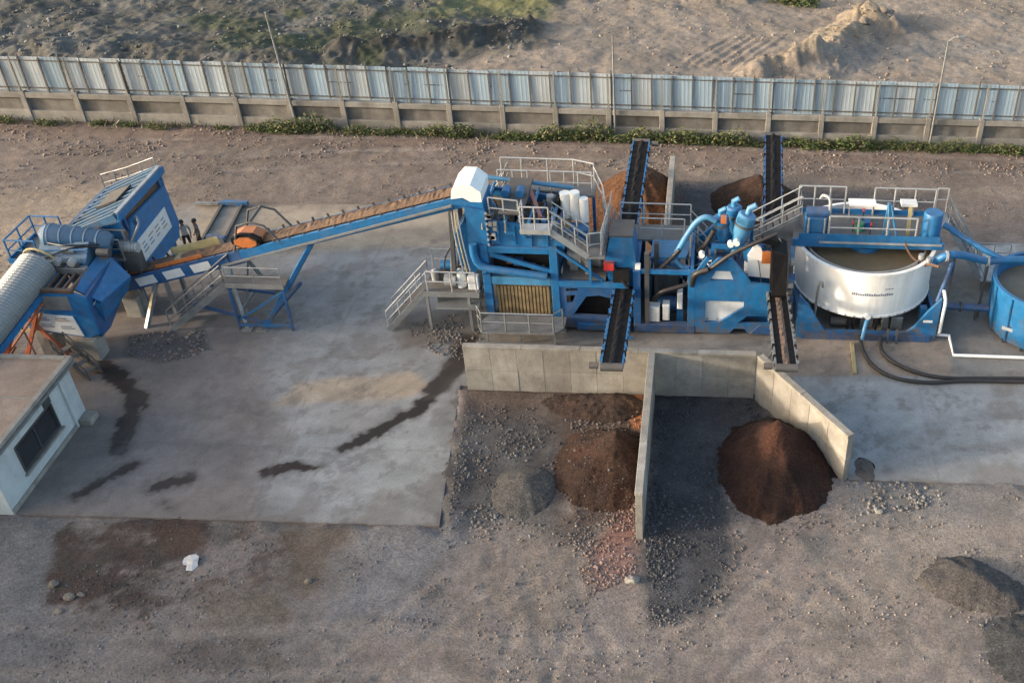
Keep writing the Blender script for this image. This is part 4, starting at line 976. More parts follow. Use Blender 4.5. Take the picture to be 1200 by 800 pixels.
MB().tube([cA-cd*0.55+cs*0.5+cn*0.1, cA-cd*0.55+cs*0.75+cn*0.1], 0.18, 12).obj('motor', 'dark_steel', cc, True)
for q in (-0.45, -0.2):
    BM('guard_bar', cA+cd*q-cs*0.7-cn*0.3, cA+cd*q+cs*0.7+cn*0.35, 0.05, 0.05, 'galv', cc)
MB().tube([cA-cd*0.25+cs*math.cos(a)*0.7+cn*math.sin(a)*0.7 for a in np.linspace(-0.2, PI+0.2, 12)], 0.05, 6).obj('guard_hoop', 'yellow', cc, True)
for t_, zz in ((1.5, 0), (3.4, 0), (9.0, 0)):
    tp = cA+cd*t_-cn*0.55
    for sgn in (-1, 1):
        f0 = Vector((tp.x+sgn*0.95, tp.y, -0.05)); t0 = tp+cs*sgn*0.6
        if t_ > 5: f0.y += 0.2
        BM('leg', f0, t0, 0.13, 0.13, 'red_orange', cc)
    BM('cross_brace', (tp.x-0.9, tp.y-0.01, 0.25), (tp.x+0.55, tp.y-0.01, tp.z-0.5), 0.07, 0.07, 'orange', cc)
    BM('cross_brace', (tp.x+0.9, tp.y+0.08, 0.25), (tp.x-0.55, tp.y+0.08, tp.z-0.5), 0.07, 0.07, 'red_orange', cc)
    BM('cross_tie', (tp.x-0.8, tp.y+0.16, tp.z*0.45), (tp.x+0.8, tp.y+0.16, tp.z*0.45), 0.08, 0.1, 'yellow', cc)
for sgn in (-1, 1):
    BM('long_brace', cA+cd*1.5-cn*0.6+cs*sgn*0.75, (cA.x+sgn*0.95, (cA+cd*3.4).y, 0.9), 0.07, 0.07, 'red_orange', cc)

# ------------------------------------------------------------------ front feeder module (sign faces the camera)
fm = thing('feeder_module', 'blue feeder box with white sign panels on concrete feet beside the cabin', 'machine', (-27, 36.5, 0))
# ground footings
for q in ((-25.55, 34.9), (-25.2, 38.0), (-27.5, 35.2), (-27.5, 38.0)):
    B('footing', q[0]-0.33, q[0]+0.33, q[1]-0.38, q[1]+0.38, -0.1, 1.05, 'footing', fm, 0.03)
yf = 34.75
fr = [(-27.85, 1.4), (-25.5, 1.05), (-25.05, 1.25), (-25.05, 3.05), (-25.45, 3.25), (-27.85, 3.25)]
MB().prism(fr, yf, yf+0.12, 'y').obj('front_plate', 'blue', fm)
# right side plate facing +x, deep towards the rear
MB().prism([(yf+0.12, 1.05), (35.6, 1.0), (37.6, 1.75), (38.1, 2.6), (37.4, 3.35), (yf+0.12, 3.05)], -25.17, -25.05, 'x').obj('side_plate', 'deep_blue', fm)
B('rear_plate', -27.7, -25.2, 38.0, 38.12, 1.3, 3.3, 'blue', fm)
MB().prism([(yf+0.12, 1.5), (38.0, 1.6), (38.0, 3.3), (yf+0.12, 3.25)], -27.85, -27.73, 'x').obj('side_plate', 'blue', fm)
# sloped discharge chute cover
MB().add([(-25.65, 35.1, 3.28), (-24.75, 35.2, 2.62), (-24.4, 37.1, 2.62), (-25.4, 37.4, 3.75), (-25.65, 35.1, 3.20), (-24.75, 35.2, 2.54), (-24.4, 37.1, 2.54), (-25.4, 37.4, 3.67)],
         [(0,1,2,3),(7,6,5,4),(0,4,5,1),(1,5,6,2),(2,6,7,3),(3,7,4,0)]).obj('chute_cover', 'blue', fm)
MB().add([(-24.75, 35.2, 2.535), (-24.4, 37.1, 2.535), (-24.7, 37.1, 1.9), (-24.98, 35.5, 1.8), (-25.03, 35.1, 2.535), (-25.03, 37.3, 2.535), (-25.03, 37.2, 1.75), (-25.03, 35.4, 1.5)],
         [(0,1,2,3),(4,7,6,5),(0,3,7,4),(1,5,6,2),(2,6,7,3),(0,4,5,1)]).obj('chute', 'blue', fm)
# front sign: white plate with four groups of marks (not legible in the photo)
sp = MB().prism([(-27.5, 1.45), (-25.7, 1.15), (-25.85, 2.15), (-27.6, 2.28)], yf-0.035, yf-0.004, 'y').obj('sign_plate', 'sign_white', fm)
for (a, b, c, d, mt_) in ((-27.4, -26.85, 2.0, 1.92, 'print_blue'), (-26.6, -26.05, 1.98, 1.88, 'print_brown'), (-27.3, -26.75, 1.68, 1.58, 'print_grey'), (-26.5, -25.95, 1.62, 1.50, 'print_grey')):
    for r in range(2):
        B('sign_print', a, b-(0.1 if r else 0), yf-0.041, yf-0.037, d+r*0.1, d+r*0.1+0.06, mt_, sp)
B('upper_plate', -26.9, -25.75, yf-0.03, yf-0.004, 2.45, 3.12, 'galv', fm)
# triangle warning sign on the side
tri = MB().prism([(35.05, 2.55), (36.35, 2.75), (35.65, 1.85)], -25.046, -25.03, 'x').obj('sign_plate', 'sign_white', fm)
MB().prism([(35.5, 2.5), (35.95, 2.57), (35.7, 2.2)], -25.027, -25.018, 'x').obj('sign_print', 'print_brown', tri)
# open top: bars, rubber flaps, rollers
for k in range(7):
    BM('grid_bar', (-27.6+k*0.33, 34.95, 3.32), (-27.6+k*0.33, 36.0, 3.38), 0.09, 0.12, 'rust', fm)
B('top_beam', -27.8, -25.5, 36.05, 36.3, 3.3, 3.62, 'galv', fm, 0.02)
B('top_beam', -27.85, -25.5, 34.74, 34.94, 3.26, 3.42, 'rust', fm, 0.02)
for k in range(3):
    CY('bearing', (-27.2+k*0.6, 36.02, 3.86), 0.16, 0.24, 'galv_light', fm, 'y', 12)
    B('bearing_block', -27.4+k*0.6, -27.0+k*0.6, 36.06, 36.28, 3.625, 3.74, 'dark_steel', fm)
MB().prism([(36.35, 3.32), (38.0, 3.32), (38.0, 4.1), (37.0, 4.3), (36.35, 3.7)], -27.6, -25.6, 'x').obj('crusher_housing', 'dusty_blue', fm)
B('access_hatch', -27.3, -26.5, 36.5, 36.53, 3.75, 3.82, 'dark_steel', fm)
# round drum across the top
MB().tube([(-27.55, 37.3, 4.4), (-27.4, 37.3, 4.42), (-25.2, 37.6, 3.95), (-25.05, 37.62, 3.9)], [0.35, 0.5, 0.47, 0.34], 20).obj('drum', 'dusty_blue', fm, True)
for k in range(5):
    p = Vector((-27.2, 37.33, 4.38)).lerp(Vector((-25.4, 37.57, 4.0)), k/4)
    MB().tube([p-Vector((0.03, 0, 0)), p+Vector((0.03, 0, 0))], 0.52, 20).obj('drum_band', 'dusty_blue', fm, True)
for k, (mx, my, mz) in enumerate([(-25.3, 36.9, 3.9), (-26.6, 36.75, 4.05), (-25.0, 38.0, 3.6)]):
    CY('motor', (mx, my, mz), 0.17, 0.5, 'galv' if k else 'dark_steel', fm, 'x', 12)
    B('motor_foot', mx+0.05, mx+0.45, my-0.16, my+0.16, mz-0.24, mz-0.15, 'dark_steel', fm)
TB('hose', curve([(-27.5, 36.2, 3.7), (-26.9, 36.1, 4.1), (-25.9, 36.6, 4.3), (-25.1, 37.2, 3.9)], 5), 0.04, 'rubber', fm, 6)
TB('hose', curve([(-27.3, 36.9, 4.3), (-26.2, 36.4, 4.5), (-25.4, 37.0, 4.2), (-24.9, 37.9, 3.7)], 5), 0.035, 'rubber', fm, 6)
# service platform behind the drum
B('platform', -29.3, -27.95, 37.1, 39.2, 3.1, 3.18, 'grating', fm)
for q in ((-29.2, 37.2), (-29.2, 39.1), (-28.05, 39.1)):
    BM('platform_leg', (q[0], q[1], -0.05), (q[0], q[1], 3.1), 0.12, 0.12, 'deep_blue', fm)
B('toe_board', -29.33, -27.95, 37.04, 37.1, 3.1, 3.32, 'blue', fm); B('toe_board', -29.36, -29.3, 37.1, 39.2, 3.1, 3.32, 'blue', fm)
handrail([(-28.0, 37.15, 3.18), (-29.25, 37.15, 3.18), (-29.25, 39.15, 3.18), (-28.0, 39.15, 3.18)], fm, 1.0, 0.8, 0.04, 'blue')
TB('side_rail', [(-27.5, 36.4, 3.3), (-27.5, 36.4, 4.2), (-25.4, 36.45, 4.3)], 0.035, 'blue', fm)
# steps and ladder by the cabin
stairs((-25.1, 33.2, 0.0), (-26.6, 33.9, 1.0), 0.6, fm, (0.42, 0.9, 0), 4, True, 'dark_steel', 'dark_steel', 0.55)

# ------------------------------------------------------------------ feed hopper with tipping grid
fh = thing('feed_hopper', 'tall blue feed hopper with sloping grid and white sign on its end', 'hopper', (-26.4, 40.3, 0))
hx0, hx1, hy0, hy1 = -28.0, -24.85, 38.35, 42.5
for q in ((hx1-0.35, hy0+0.3), (hx1-0.35, hy1-0.3), (hx0+0.3, hy0+0.3), (hx0+0.3, hy1-0.3)):
    B('leg', q[0]-0.12, q[0]+0.12, q[1]-0.12, q[1]+0.12, -0.05, 2.2, 'deep_blue', fh)
    B('footing', q[0]-0.35, q[0]+0.35, q[1]-0.35, q[1]+0.35, -0.1, 0.3, 'footing', fh, 0.02)
# end plate facing +x with its sign
MB().prism([(hy0+0.1, 1.45), (hy1-0.35, 1.45), (hy1, 2.1), (hy1-0.25, 4.15), (hy0+0.55, 4.3), (hy0, 3.2)], hx1, hx1+0.12, 'x').obj('end_plate', 'blue', fh)
sg = MB().prism([(38.85, 2.15), (41.75, 2.25), (41.65, 3.35), (38.85, 3.25)], hx1+0.124, hx1+0.15, 'x').obj('sign_plate', 'sign_white', fh)
for k in range(4):
    for r in range(3):
        z_ = 2.50+0.2*r+k*0.02; y_ = 39.1+k*0.64; w_ = 0.44-0.08*((k+r) % 3)
        MB().prism([(y_, z_), (y_+w_, z_+0.015), (y_+w_, z_+0.085), (y_, z_+0.07)], hx1+0.153, hx1+0.158, 'x').obj('sign_print', ['print_grey', 'print_blue', 'print_grey', 'print_brown'][(k+r) % 4], sg)
# tapering bin sides
MB().add([(hx0, hy0, 2.2), (hx1-0.01, hy0, 2.2), (hx1-0.01, hy0, 4.5), (hx0, hy0, 3.35), (hx0, hy0+0.1, 2.2), (hx1-0.01, hy0+0.1, 2.2), (hx1-0.01, hy0+0.1, 4.6), (hx0, hy0+0.1, 3.5)],
         [(0,1,2,3),(7,6,5,4),(0,4,5,1),(1,5,6,2),(2,6,7,3),(3,7,4,0)]).obj('bin_side', 'blue', fh)
MB().add([(hx0, hy1, 2.2), (hx1-0.01, hy1, 2.2), (hx1-0.01, hy1, 4.6), (hx0, hy1, 3.5), (hx0, hy1-0.1, 2.2), (hx1-0.01, hy1-0.1, 2.2), (hx1-0.01, hy1-0.1, 4.6), (hx0, hy1-0.1, 3.5)],
         [(0,1,2,3),(7,6,5,4),(0,4,5,1),(1,5,6,2),(2,6,7,3),(3,7,4,0)]).obj('bin_side', 'blue', fh)
B('bin_back', hx0-0.1, hx0, hy0, hy1, 2.2, 3.45, 'blue', fh)
B('bin_floor', hx0, hx1, hy0+0.12, hy1-0.12, 2.2, 2.3, 'rust', fh)
MB().prism([(hx0-0.3, 2.3), (hx1-0.15, 2.3), (hx1-0.5, 3.0), (hx0+0.6, 2.7)], hy0+0.2, hy1-0.2, 'y').obj('feed_material', 'soil', fh)
# tipping grid: frame with heavy bars, high on the right side
g0, g1 = Vector((hx1-0.05, 0, 4.82)), Vector((hx0+0.35, 0, 3.6))
for yy in (hy0-0.1, hy1+0.1):
    BM('grid_frame', (g0.x, yy, g0.z), (g1.x, yy, g1.z), 0.14, 0.30, 'dusty_blue', fh)
for p, mt_ in ((g0, 'galv_light'), (g1, 'dusty_blue')):
    BM('grid_frame', (p.x, hy0-0.03, p.z), (p.x, hy1+0.03, p.z), 0.16, 0.30, mt_, fh)
B('grid_apron', g0.x+0.09, g0.x+0.15, hy0-0.15, hy1+0.15, 4.58, 4.9, 'blue', fh)
for k in range(9):
    yy = hy0+0.25+k*(hy1-hy0-0.5)/8
    BM('grid_bar', (g0.x-0.08, yy, g0.z+0.06), (g1.x+0.08, yy, g1.z+0.06), 0.13, 0.18, 'dusty_blue', fh)
for t_ in (0.33, 0.66):
    p = g0.lerp(g1, t_); BM('grid_tie', (p.x, hy0, p.z-0.08), (p.x, hy1, p.z-0.08), 0.12, 0.1, 'dark_steel', fh)
MB().add([(g0.x-0.6, 39.6, g0.z-0.08), (g0.x-1.6, 39.6, g0.z-0.5), (g0.x-1.6, 41.0, g0.z-0.5), (g0.x-0.6, 41.0, g0.z-0.08), (g0.x-0.6, 39.6, g0.z+0.02), (g0.x-1.6, 39.6, g0.z-0.40), (g0.x-1.6, 41.0, g0.z-0.40), (g0.x-0.6, 41.0, g0.z+0.02)],
         [(0,3,2,1),(4,5,6,7),(0,1,5,4),(1,2,6,5),(2,3,7,6),(3,0,4,7)]).obj('wear_plate', 'dark_steel', fh)
for yy in (38.7, 42.1): BM('prop', (hx1+0.02, yy, 3.9), (g0.x-0.02, yy, 4.7), 0.14, 0.14, 'deep_blue', fh)
BM('seal_plate', (hx1-0.1, hy0+0.2, 4.35), (hx1-0.1, hy1-0.2, 4.35), 0.04, 0.5, 'rust', fh)
# rail panels in front of the grid
for k in range(4):
    BM('rail_post', (-27.6+k*0.95, hy0-0.25, 3.3), (-27.6+k*0.95, hy0-0.25, 4.25), 0.06, 0.06, 'galv', fh)
for zz in (3.75, 4.25):
    BM('guard_rail', (-27.7, hy0-0.25, zz), (-24.6, hy0-0.25, zz), 0.05, 0.05, 'galv', fh)
handrail([(-27.9, hy1+0.35, 3.35), (-26.6, hy1+0.35, 3.75), (-25.2, hy1+0.35, 4.3)], fh, 0.9, 0.7, 0.03, 'galv')
B('side_walkway', -27.9, -24.7, hy0-0.75, hy0-0.2, 3.02, 3.1, 'grating', fh)
handrail([(-27.8, hy0-0.7, 3.1), (-24.75, hy0-0.7, 3.1)], fh, 0.95, 0.75, 0.03, 'galv')
# drive pack at the front corner
B('drive_housing', -25.0, -24.2, 37.75, 38.2, 2.4, 3.3, 'dark_steel', fh, 0.04)
CY('drive_motor', (-24.9, 37.95, 3.5), 0.22, 0.7, 'galv_light', fh, 'x', 14)
for k in range(5): CY('motor_fin', (-24.85+k*0.13, 37.95, 3.5), 0.25, 0.04, 'galv', fh, 'x', 14)
TB('hose', curve([(-24.5, 38.1, 3.7), (-24.2, 38.5, 4.3), (-24.5, 39.0, 4.4), (-24.7, 39.3, 3.8)], 5), 0.05, 'galv', fh, 6)

# ------------------------------------------------------------------ inclined feed conveyor with white hood
fc = thing('feed_conveyor', 'long inclined blue conveyor carrying brown soil up to the white hooded head', 'conveyor', (-17.5, 38.6, 0))
c0, c1 = Vector((-25.4, 38.55, 1.55)), Vector((-9.9, 38.55, 6.25))
fd = (c1-c0).normalized(); fn = Vector((-fd.z, 0, fd.x))
yb = 0.62
kk = c0.lerp(c1, 0.36)
BM('side_beam', c0+Vector((0, -yb, 0)), kk+Vector((0, -yb, 0)), 0.14, 0.62, 'deep_blue', fc)
BM('side_beam', kk+Vector((0, -yb, 0.04)), c1+Vector((0, -yb, 0.04)), 0.14, 0.50, 'blue', fc)
BM('side_beam', c0+Vector((0, yb, 0)), c1+Vector((0, yb, 0)), 0.14, 0.46, 'blue', fc)
BM('belt', c0+fn*0.26, c1+fn*0.26, 1.04, 0.05, 'belt', fc)
for k in range(3):
    p = c0.lerp(c1, 0.045+k*0.083); q = c0.lerp(c1, 0.10+k*0.083)
    MB().beam(p+Vector((0, -yb-0.085, 0.0)), q+Vector((0, -yb-0.085, 0.0)), 0.02, 0.40).obj('side_panel', 'sign_white', fc)
# load on the belt
rs = np.random.RandomState(17); lv_, lf_ = [], []
NL = 150
for i in range(NL+1):
    t_ = 0.02+0.95*i/NL; p = c0.lerp(c1, t_)+fn*0.285
    for k in range(7):
        u = -0.42+0.84*k/6
        hgt = 0.15*(1-(u/0.44)**2)*(0.7+0.6*rs.rand())
        lv_.append(p+Vector((0, u, 0))+fn*hgt)
for i in range(NL):
    for k in range(6): lf_.append((i*7+k, (i+1)*7+k, (i+1)*7+k+1, i*7+k+1))
MB().add(lv_, lf_).obj('load', 'soil', fc)
for k in range(22):
    p = c0.lerp(c1, 0.02+k*0.044)
    BM('idler_bracket', p+Vector((0, -yb, 0.2)), p+Vector((0, -yb, 0.2))+fn*0.22, 0.06, 0.08, 'dark_steel', fc)
    BM('idler_bracket', p+Vector((0, yb, 0.2)), p+Vector((0, yb, 0.2))+fn*0.22, 0.06, 0.08, 'dark_steel', fc)
    if k % 2: MB().tube([p+Vector((0, -0.5, -0.22)), p+Vector((0, 0.5, -0.22))], 0.06, 8).obj('return_roller', 'dark_steel', fc, True)
for c_, nm in ((c0, 'tail_pulley'), (c1, 'head_pulley')):
    MB().tube([c_+Vector((0, -0.56, 0)), c_+Vector((0, 0.56, 0))], 0.25, 14).obj(nm, 'rust', fc, True)
# white faceted hood over the head
hp = [(-10.5, 6.40), (-10.45, 6.75), (-10.15, 7.08), (-9.65, 7.08), (-9.25, 6.75), (-9.25, 6.0), (-9.45, 5.8)]
hin = [(-9.42, 5.75), (-9.62, 6.2), (-10.0, 6.5)]
MB().prism(hp+[(-9.62, 6.25), (-10.0, 6.48)], 37.78, 39.35, 'y').obj('head_hood', 'white', fc)
# V legs and braces
def vleg(x_top, x_bot, y0, y1, mat, w=0.16):
    tt = (x_top-c0.x)/(c1.x-c0.x); zt = c0.lerp(c1, tt).z-0.22
    for yy, yo in ((y0, 37.9), (y1, 39.2)):
        BM('leg', (x_bot, yy, -0.02), (x_top, yo, zt), w, w, mat, fc)
        B('base_plate', x_bot-0.22, x_bot+0.22, yy-0.2, yy+0.2, -0.02, 0.11, 'footing', fc)
    BM('cross_tie', (x_bot+(x_top-x_bot)*0.3, y0+0.2, zt*0.3), (x_bot+(x_top-x_bot)*0.3, y1-0.2, zt*0.3), 0.1, 0.1, mat, fc)
    BM('cross_brace', (x_bot+(x_top-x_bot)*0.08, y0+0.1, zt*0.08), (x_bot+(x_top-x_bot)*0.8, y1-0.4, zt*0.8), 0.07, 0.07, mat, fc)
vleg(-16.75, -19.35, 37.0, 40.2, 'blue')
vleg(-20.6, -20.0, 37.0, 40.2, 'galv', 0.14)
BM('long_tie', (-19.2, 37.1, 0.35), (-22.2, 37.3, 1.1), 0.1, 0.12, 'deep_blue', fc)
BM('long_tie', (-19.15, 38.6, 0.9), (-21.8, 38.2, 1.5), 0.1, 0.12, 'deep_blue', fc)
BM('long_tie', (-19.3, 37.0, 0.2), (-18.5, 39.9, 0.6), 0.12, 0.14, 'deep_blue', fc)
for q in ((-24.9, 37.95), (-24.9, 39.15), (-23.5, 37.95), (-23.5, 39.15)):
    BM('leg', (q[0], q[1], -0.02), (q[0], q[1], c0.lerp(c1, (q[0]-c0.x)/15.5).z-0.3), 0.15, 0.15, 'galv', fc)
BM('leg', (-24.4, 36.9, -0.02), (-23.9, 37.85, 1.75), 0.16, 0.16, 'galv', fc)
# overband unit with orange cover
oc = Vector((-19.5, 38.4, 3.95))
oct_ = [(0.68*math.cos(a)+oc.x, 0.36*math.sin(a)+oc.z) for a in [PI/8+k*PI/4 for k in range(8)]]
mg = MB().prism(oct_, 37.95, 38.15, 'y').obj('magnet_belt', 'black', fc)
MB().prism([(0.50*math.cos(a)+oc.x, 0.25*math.sin(a)+oc.z) for a in [PI/8+k*PI/4 for k in range(8)]], 37.85, 37.947, 'y').obj('magnet_cover', 'orange', mg)
MB().prism([(0.66*math.cos(a)+oc.x, 0.34*math.sin(a)+oc.z) for a in [PI/8+k*PI/4 for k in range(8)]], 38.153, 38.75, 'y').obj('magnet_body', 'orange', fc)
for yy in (37.9, 39.25):
    TB('gantry_tube', [(-20.1, yy, 3.4), (-19.7, yy, 4.75), (-19.1, yy, 4.95), (-18.55, yy, 4.8), (-17.9, yy, 3.9)], 0.05, 'dark_steel', fc)
TB('gantry_tube', [(-19.1, 37.9, 4.95), (-19.1, 39.25, 4.95)], 0.06, 'dark_steel', fc)
B('spreader_plate', -23.0, -22.0, 38.25, 38.85, 2.72, 2.78, 'yellow', fc)
BM('skirt', c0.lerp(c1, 0.13)+Vector((0, 0.45, 0.5)), c0.lerp(c1, 0.27)+Vector((0, 0.45, 0.5)), 0.05, 0.4, 'yellow', fc)
BM('skirt', c0.lerp(c1, 0.10)+Vector((0, -0.40, 0.38)), c0.lerp(c1, 0.24)+Vector((0, -0.40, 0.38)), 0.05, 0.2, 'orange', fc)
# picking platform and stair in front of the belt
B('platform', -20.4, -17.9, 36.9, 37.75, 2.30, 2.40, 'grating', fc)
B('toe_board', -20.4, -17.9, 36.86, 36.897, 2.30, 2.52, 'galv', fc)
for q in (-20.3, -18.0): BM('leg', (q, 37.0, -0.02), (q, 37.0, 2.3), 0.09, 0.09, 'deep_blue', fc)
BM('long_tie', (-20.3, 37.0, 0.3), (-18.0, 37.0, 0.3), 0.1, 0.12, 'blue', fc); BM('long_tie', (-21.9, 39.9, 0.35), (-19.2, 40.1, 0.35), 0.1, 0.12, 'blue', fc)
BM('cross_brace', (-20.3, 37.06, 0.5), (-18.0, 37.06, 2.1), 0.07, 0.07, 'blue', fc)
handrail([(-20.3, 36.95, 2.40), (-17.95, 36.95, 2.40)], fc, 0.9, 1.2, 0.022, 'galv')
stairs((-23.2, 36.75, 0.08), (-20.42, 36.95, 2.36), 0.9, fc, (0, 1, 0), 11, True, 'galv', 'galv')
BM('cable_tray', c0.lerp(c1, 0.30)+Vector((0, -yb-0.16, -0.15)), c1+Vector((-0.6, -yb-0.16, -0.15)), 0.1, 0.08, 'galv', fc)

# frame lying on the slab behind the feed conveyor
lf = thing('ground_frame', 'pale steel frame with two blue crossbars lying on the slab behind workers', 'frame', (-24.6, 45.5, 0.08))
a0, a1, b0, b1 = (-25.05, 47.44), (-24.05, 47.5), (-24.72, 43.95), (-23.62, 43.69)
for (p, q, mt_, w) in ((a0, b0, 'dark_steel', .12), (a1, b1, 'dark_steel', .12)): BM('side_rail', (*p, 0.18), (*q, 0.18), w, 0.16, mt_, lf)
BM('crossbar', (a0[0]-0.1, a0[1], 0.26), (a1[0]+0.3, a1[1], 0.26), 0.28, 0.22, 'blue', lf)
BM('crossbar', (b0[0]+0.2, b0[1]+0.2, 0.26), (b1[0], b1[1]+0.3, 0.26), 0.28, 0.22, 'deep_blue', lf)
BM('outrigger', (a0[0]-0.2, a0[1], 0.2), (a0[0]-1.4, a0[1]-0.05, 0.2), 0.14, 0.14, 'galv', lf)
MB().add([(*a0, 0.12), (*a1, 0.12), (*b1, 0.12), (*b0, 0.12), (*a0, 0.085), (*a1, 0.085), (*b1, 0.085), (*b0, 0.085)], [(0,3,2,1),(4,5,6,7),(0,1,5,4),(1,2,6,5),(2,3,7,6),(3,0,4,7)]).obj('plate', 'footing', lf)
# ------------------------------------------------------------------ screening machine
sc = thing('screening_machine', 'blue vibrating screen tower with walkways between white hood and divider conveyors', 'machine', (-8, 39.3, 0))
SY0, SY1 = 37.55, 40.9
for X_ in (-9.35, -6.45):
    for Y_ in (SY0, SY1):
        B('column', X_-0.17, X_+0.17, Y_, Y_+0.3, 0.05, 4.35, 'blue', sc, 0.015)
        B('base_plate', X_-0.35, X_+0.35, Y_-0.12, Y_+0.42, 0.0, 0.12, 'footing', sc)
for Y_ in (SY0, SY1):
    B('cross_beam', -9.17, -6.63, Y_+0.02, Y_+0.28, 2.42, 2.80, 'pale_blue' if Y_ == SY0 else 'blue', sc, 0.015)
    B('cross_beam', -9.17, -6.63, Y_+0.02, Y_+0.28, 4.0, 4.3, 'blue', sc, 0.015)
    B('sill_beam', -9.17, -6.63, Y_+0.02, Y_+0.28, 0.25, 0.62, 'deep_blue', sc, 0.015)
for X_ in (-9.35, -6.45):
    for zz in (0.3, 2.5, 4.05): B('side_beam', X_-0.12, X_+0.12, SY0+0.303, SY1-0.003, zz, zz+0.28, 'blue', sc)
# brown mesh panel of vertical strips under the beam
mp = B('mesh_backing', -9.05, -6.72, SY0+0.2, SY0+0.24, 0.75, 2.32, 'screen_mesh', sc)
for k in range(15):
    B('mesh_strip', -9.0+k*0.153, -8.9+k*0.153, SY0+0.13, SY0+0.197, 0.80, 2.28, 'screen_mesh', mp)
B('mesh_frame', -9.08, -6.7, SY0+0.1, SY0+0.25, 0.62, 0.74, 'deep_blue', sc)
# diagonal strut and rounded side pipe
TB('feed_pipe', curve([(-9.75, 37.45, 4.5), (-9.72, 37.42, 3.9), (-9.45, 37.4, 3.45), (-8.6, 37.4, 3.25), (-6.75, 37.45, 2.98)], 6), 0.17, 'blue', sc, 12)
BM('diagonal', (-9.1, SY0+0.12, 3.9), (-6.6, SY0+0.12, 3.1), 0.12, 0.2, 'blue', sc)
# sloping screen box
MB().prism([(-9.75, 4.42), (-6.1, 4.05), (-5.75, 4.5), (-5.85, 5.05), (-9.75, 5.55)], 37.78, 37.92, 'y').obj('screen_side', 'blue', sc)
MB().prism([(-9.75, 4.42), (-6.1, 4.05), (-5.75, 4.5), (-5.85, 5.05), (-9.75, 5.55)], 40.5, 40.64, 'y').obj('screen_side', 'blue', sc)
for k in range(6):
    X_ = -9.4+k*0.68; BM('screen_stiffener', (X_, 37.75, 4.45-k*0.05), (X_+0.02, 37.75, 5.45-k*0.08), 0.08, 0.06, 'blue', sc)
MB().add([(-9.75, 37.93, 5.15), (-5.85, 37.93, 4.68), (-5.85, 40.49, 4.68), (-9.75, 40.49, 5.15), (-9.75, 37.93, 5.05), (-5.85, 37.93, 4.58), (-5.85, 40.49, 4.58), (-9.75, 40.49, 5.05)],
         [(0,1,2,3),(7,6,5,4),(0,4,5,1),(1,5,6,2),(2,6,7,3),(3,7,4,0)]).obj('screen_deck', 'screen_mesh', sc)
for k in range(4):
    X_ = -9.3+k*0.95; zz = 5.62-k*0.115
    MB().tube([(X_, 37.7, zz), (X_, 40.7, zz)], 0.07, 8).obj('spray_bar', 'pale_blue', sc, True)
    MB().tube([(X_, 37.7, zz), (X_, 37.62, zz-0.5)], 0.05, 8).obj('spray_feed', 'galv', sc, True)
MB().tube([(-9.6, 40.85, 5.8), (-5.9, 40.85, 5.4)], 0.1, 10).obj('spray_header', 'pale_blue', sc, True)
B('vibrator_box', -8.6, -7.6, 37.7, 40.7, 5.78, 5.9, 'dark_steel', sc, 0.02)
for k in range(2): CY('vibrator_motor', (-8.5+k*0.6, 38.9, 6.08), 0.18, 0.5, 'blue', sc, 'y', 12)
# feed chute column under the hood
MB().prism([(-9.95, 3.1), (-9.25, 3.1), (-9.1, 4.2), (-9.15, 6.0), (-9.95, 6.15)], 37.62, 37.76, 'y').obj('chute_plate', 'blue', sc)
B('chute', -9.98, -9.2, 37.763, 39.3, 5.6, 6.3, 'blue', sc)
MB().prism([(-10.55, 3.2), (-9.9, 2.7), (-9.6, 3.4), (-9.7, 4.9), (-10.15, 5.3), (-10.6, 4.6)], 37.9, 39.4, 'y').obj('boot', 'blue', sc)
for k, (a, b) in enumerate([((-10.75, 37.7, 2.9), (-10.55, 37.7, 5.9)), ((-10.75, 39.4, 2.9), (-10.55, 39.4, 5.9))]):
    BM('strut', a, b, 0.16, 0.2, 'dark_steel', sc)
for k in range(3): TB('conduit', curve([(-10.5+k*0.12, 37.6, 5.9), (-10.45+k*0.14, 37.45, 4.8), (-10.3+k*0.15, 37.5, 3.0)], 4), 0.03, 'galv_light' if k != 1 else 'yellow', sc, 6)
for k in range(7): CY('flange_bolt', (-9.1, 37.55, 4.4+k*0.25), 0.05, 0.08, 'galv_light', sc, 'y', 8)
rs = random.Random(7)
for k in range(9):
    X_ = -9.05+rs.uniform(0, .35); zz = 4.6+rs.uniform(0, 1.3); B('terminal_box', X_, X_+0.16, 37.5, 37.62, zz, zz+0.16, rs.choice(['galv', 'dark_steel', 'galv_light']), sc)
# left service platform and its stair
B('platform', -12.1, -9.7, 37.3, 39.2, 1.98, 2.08, 'grating', sc)
B('platform_edge', -12.1, -9.7, 37.25, 37.297, 1.90, 2.14, 'galv', sc)
B('platform_lower', -11.6, -9.75, 37.05, 38.6, 1.40, 1.48, 'galv', sc)
for q in ((-12.0, 37.4), (-12.0, 39.1), (-10.2, 39.1), (-10.2, 37.4)): BM('platform_leg', (q[0], q[1], 0.0), (q[0], q[1], 1.98), 0.12, 0.12, 'galv', sc)
stairs((-13.85, 37.2, 0.08), (-12.1, 37.35, 2.02), 1.0, sc, (0, 1, 0), 9)
handrail([(-12.05, 39.15, 2.08), (-10.0, 39.15, 2.08)], sc, 1.05, 0.9)
handrail([(-11.9, 37.33, 2.08), (-9.8, 37.33, 2.08)], sc, 1.05, 1.0)
CY('pump', (-11.2, 37.7, 2.5), 0.26, 0.5, 'galv_light', sc, 'x', 14)
MB().lathe((-10.55, 37.85, 2.1), [(0.0, 0), (0.22, 0.02), (0.27, 0.3), (0.22, 0.75), (0.1, 0.85), (0.0, 0.86)], 16).obj('tank', 'white', sc, True)
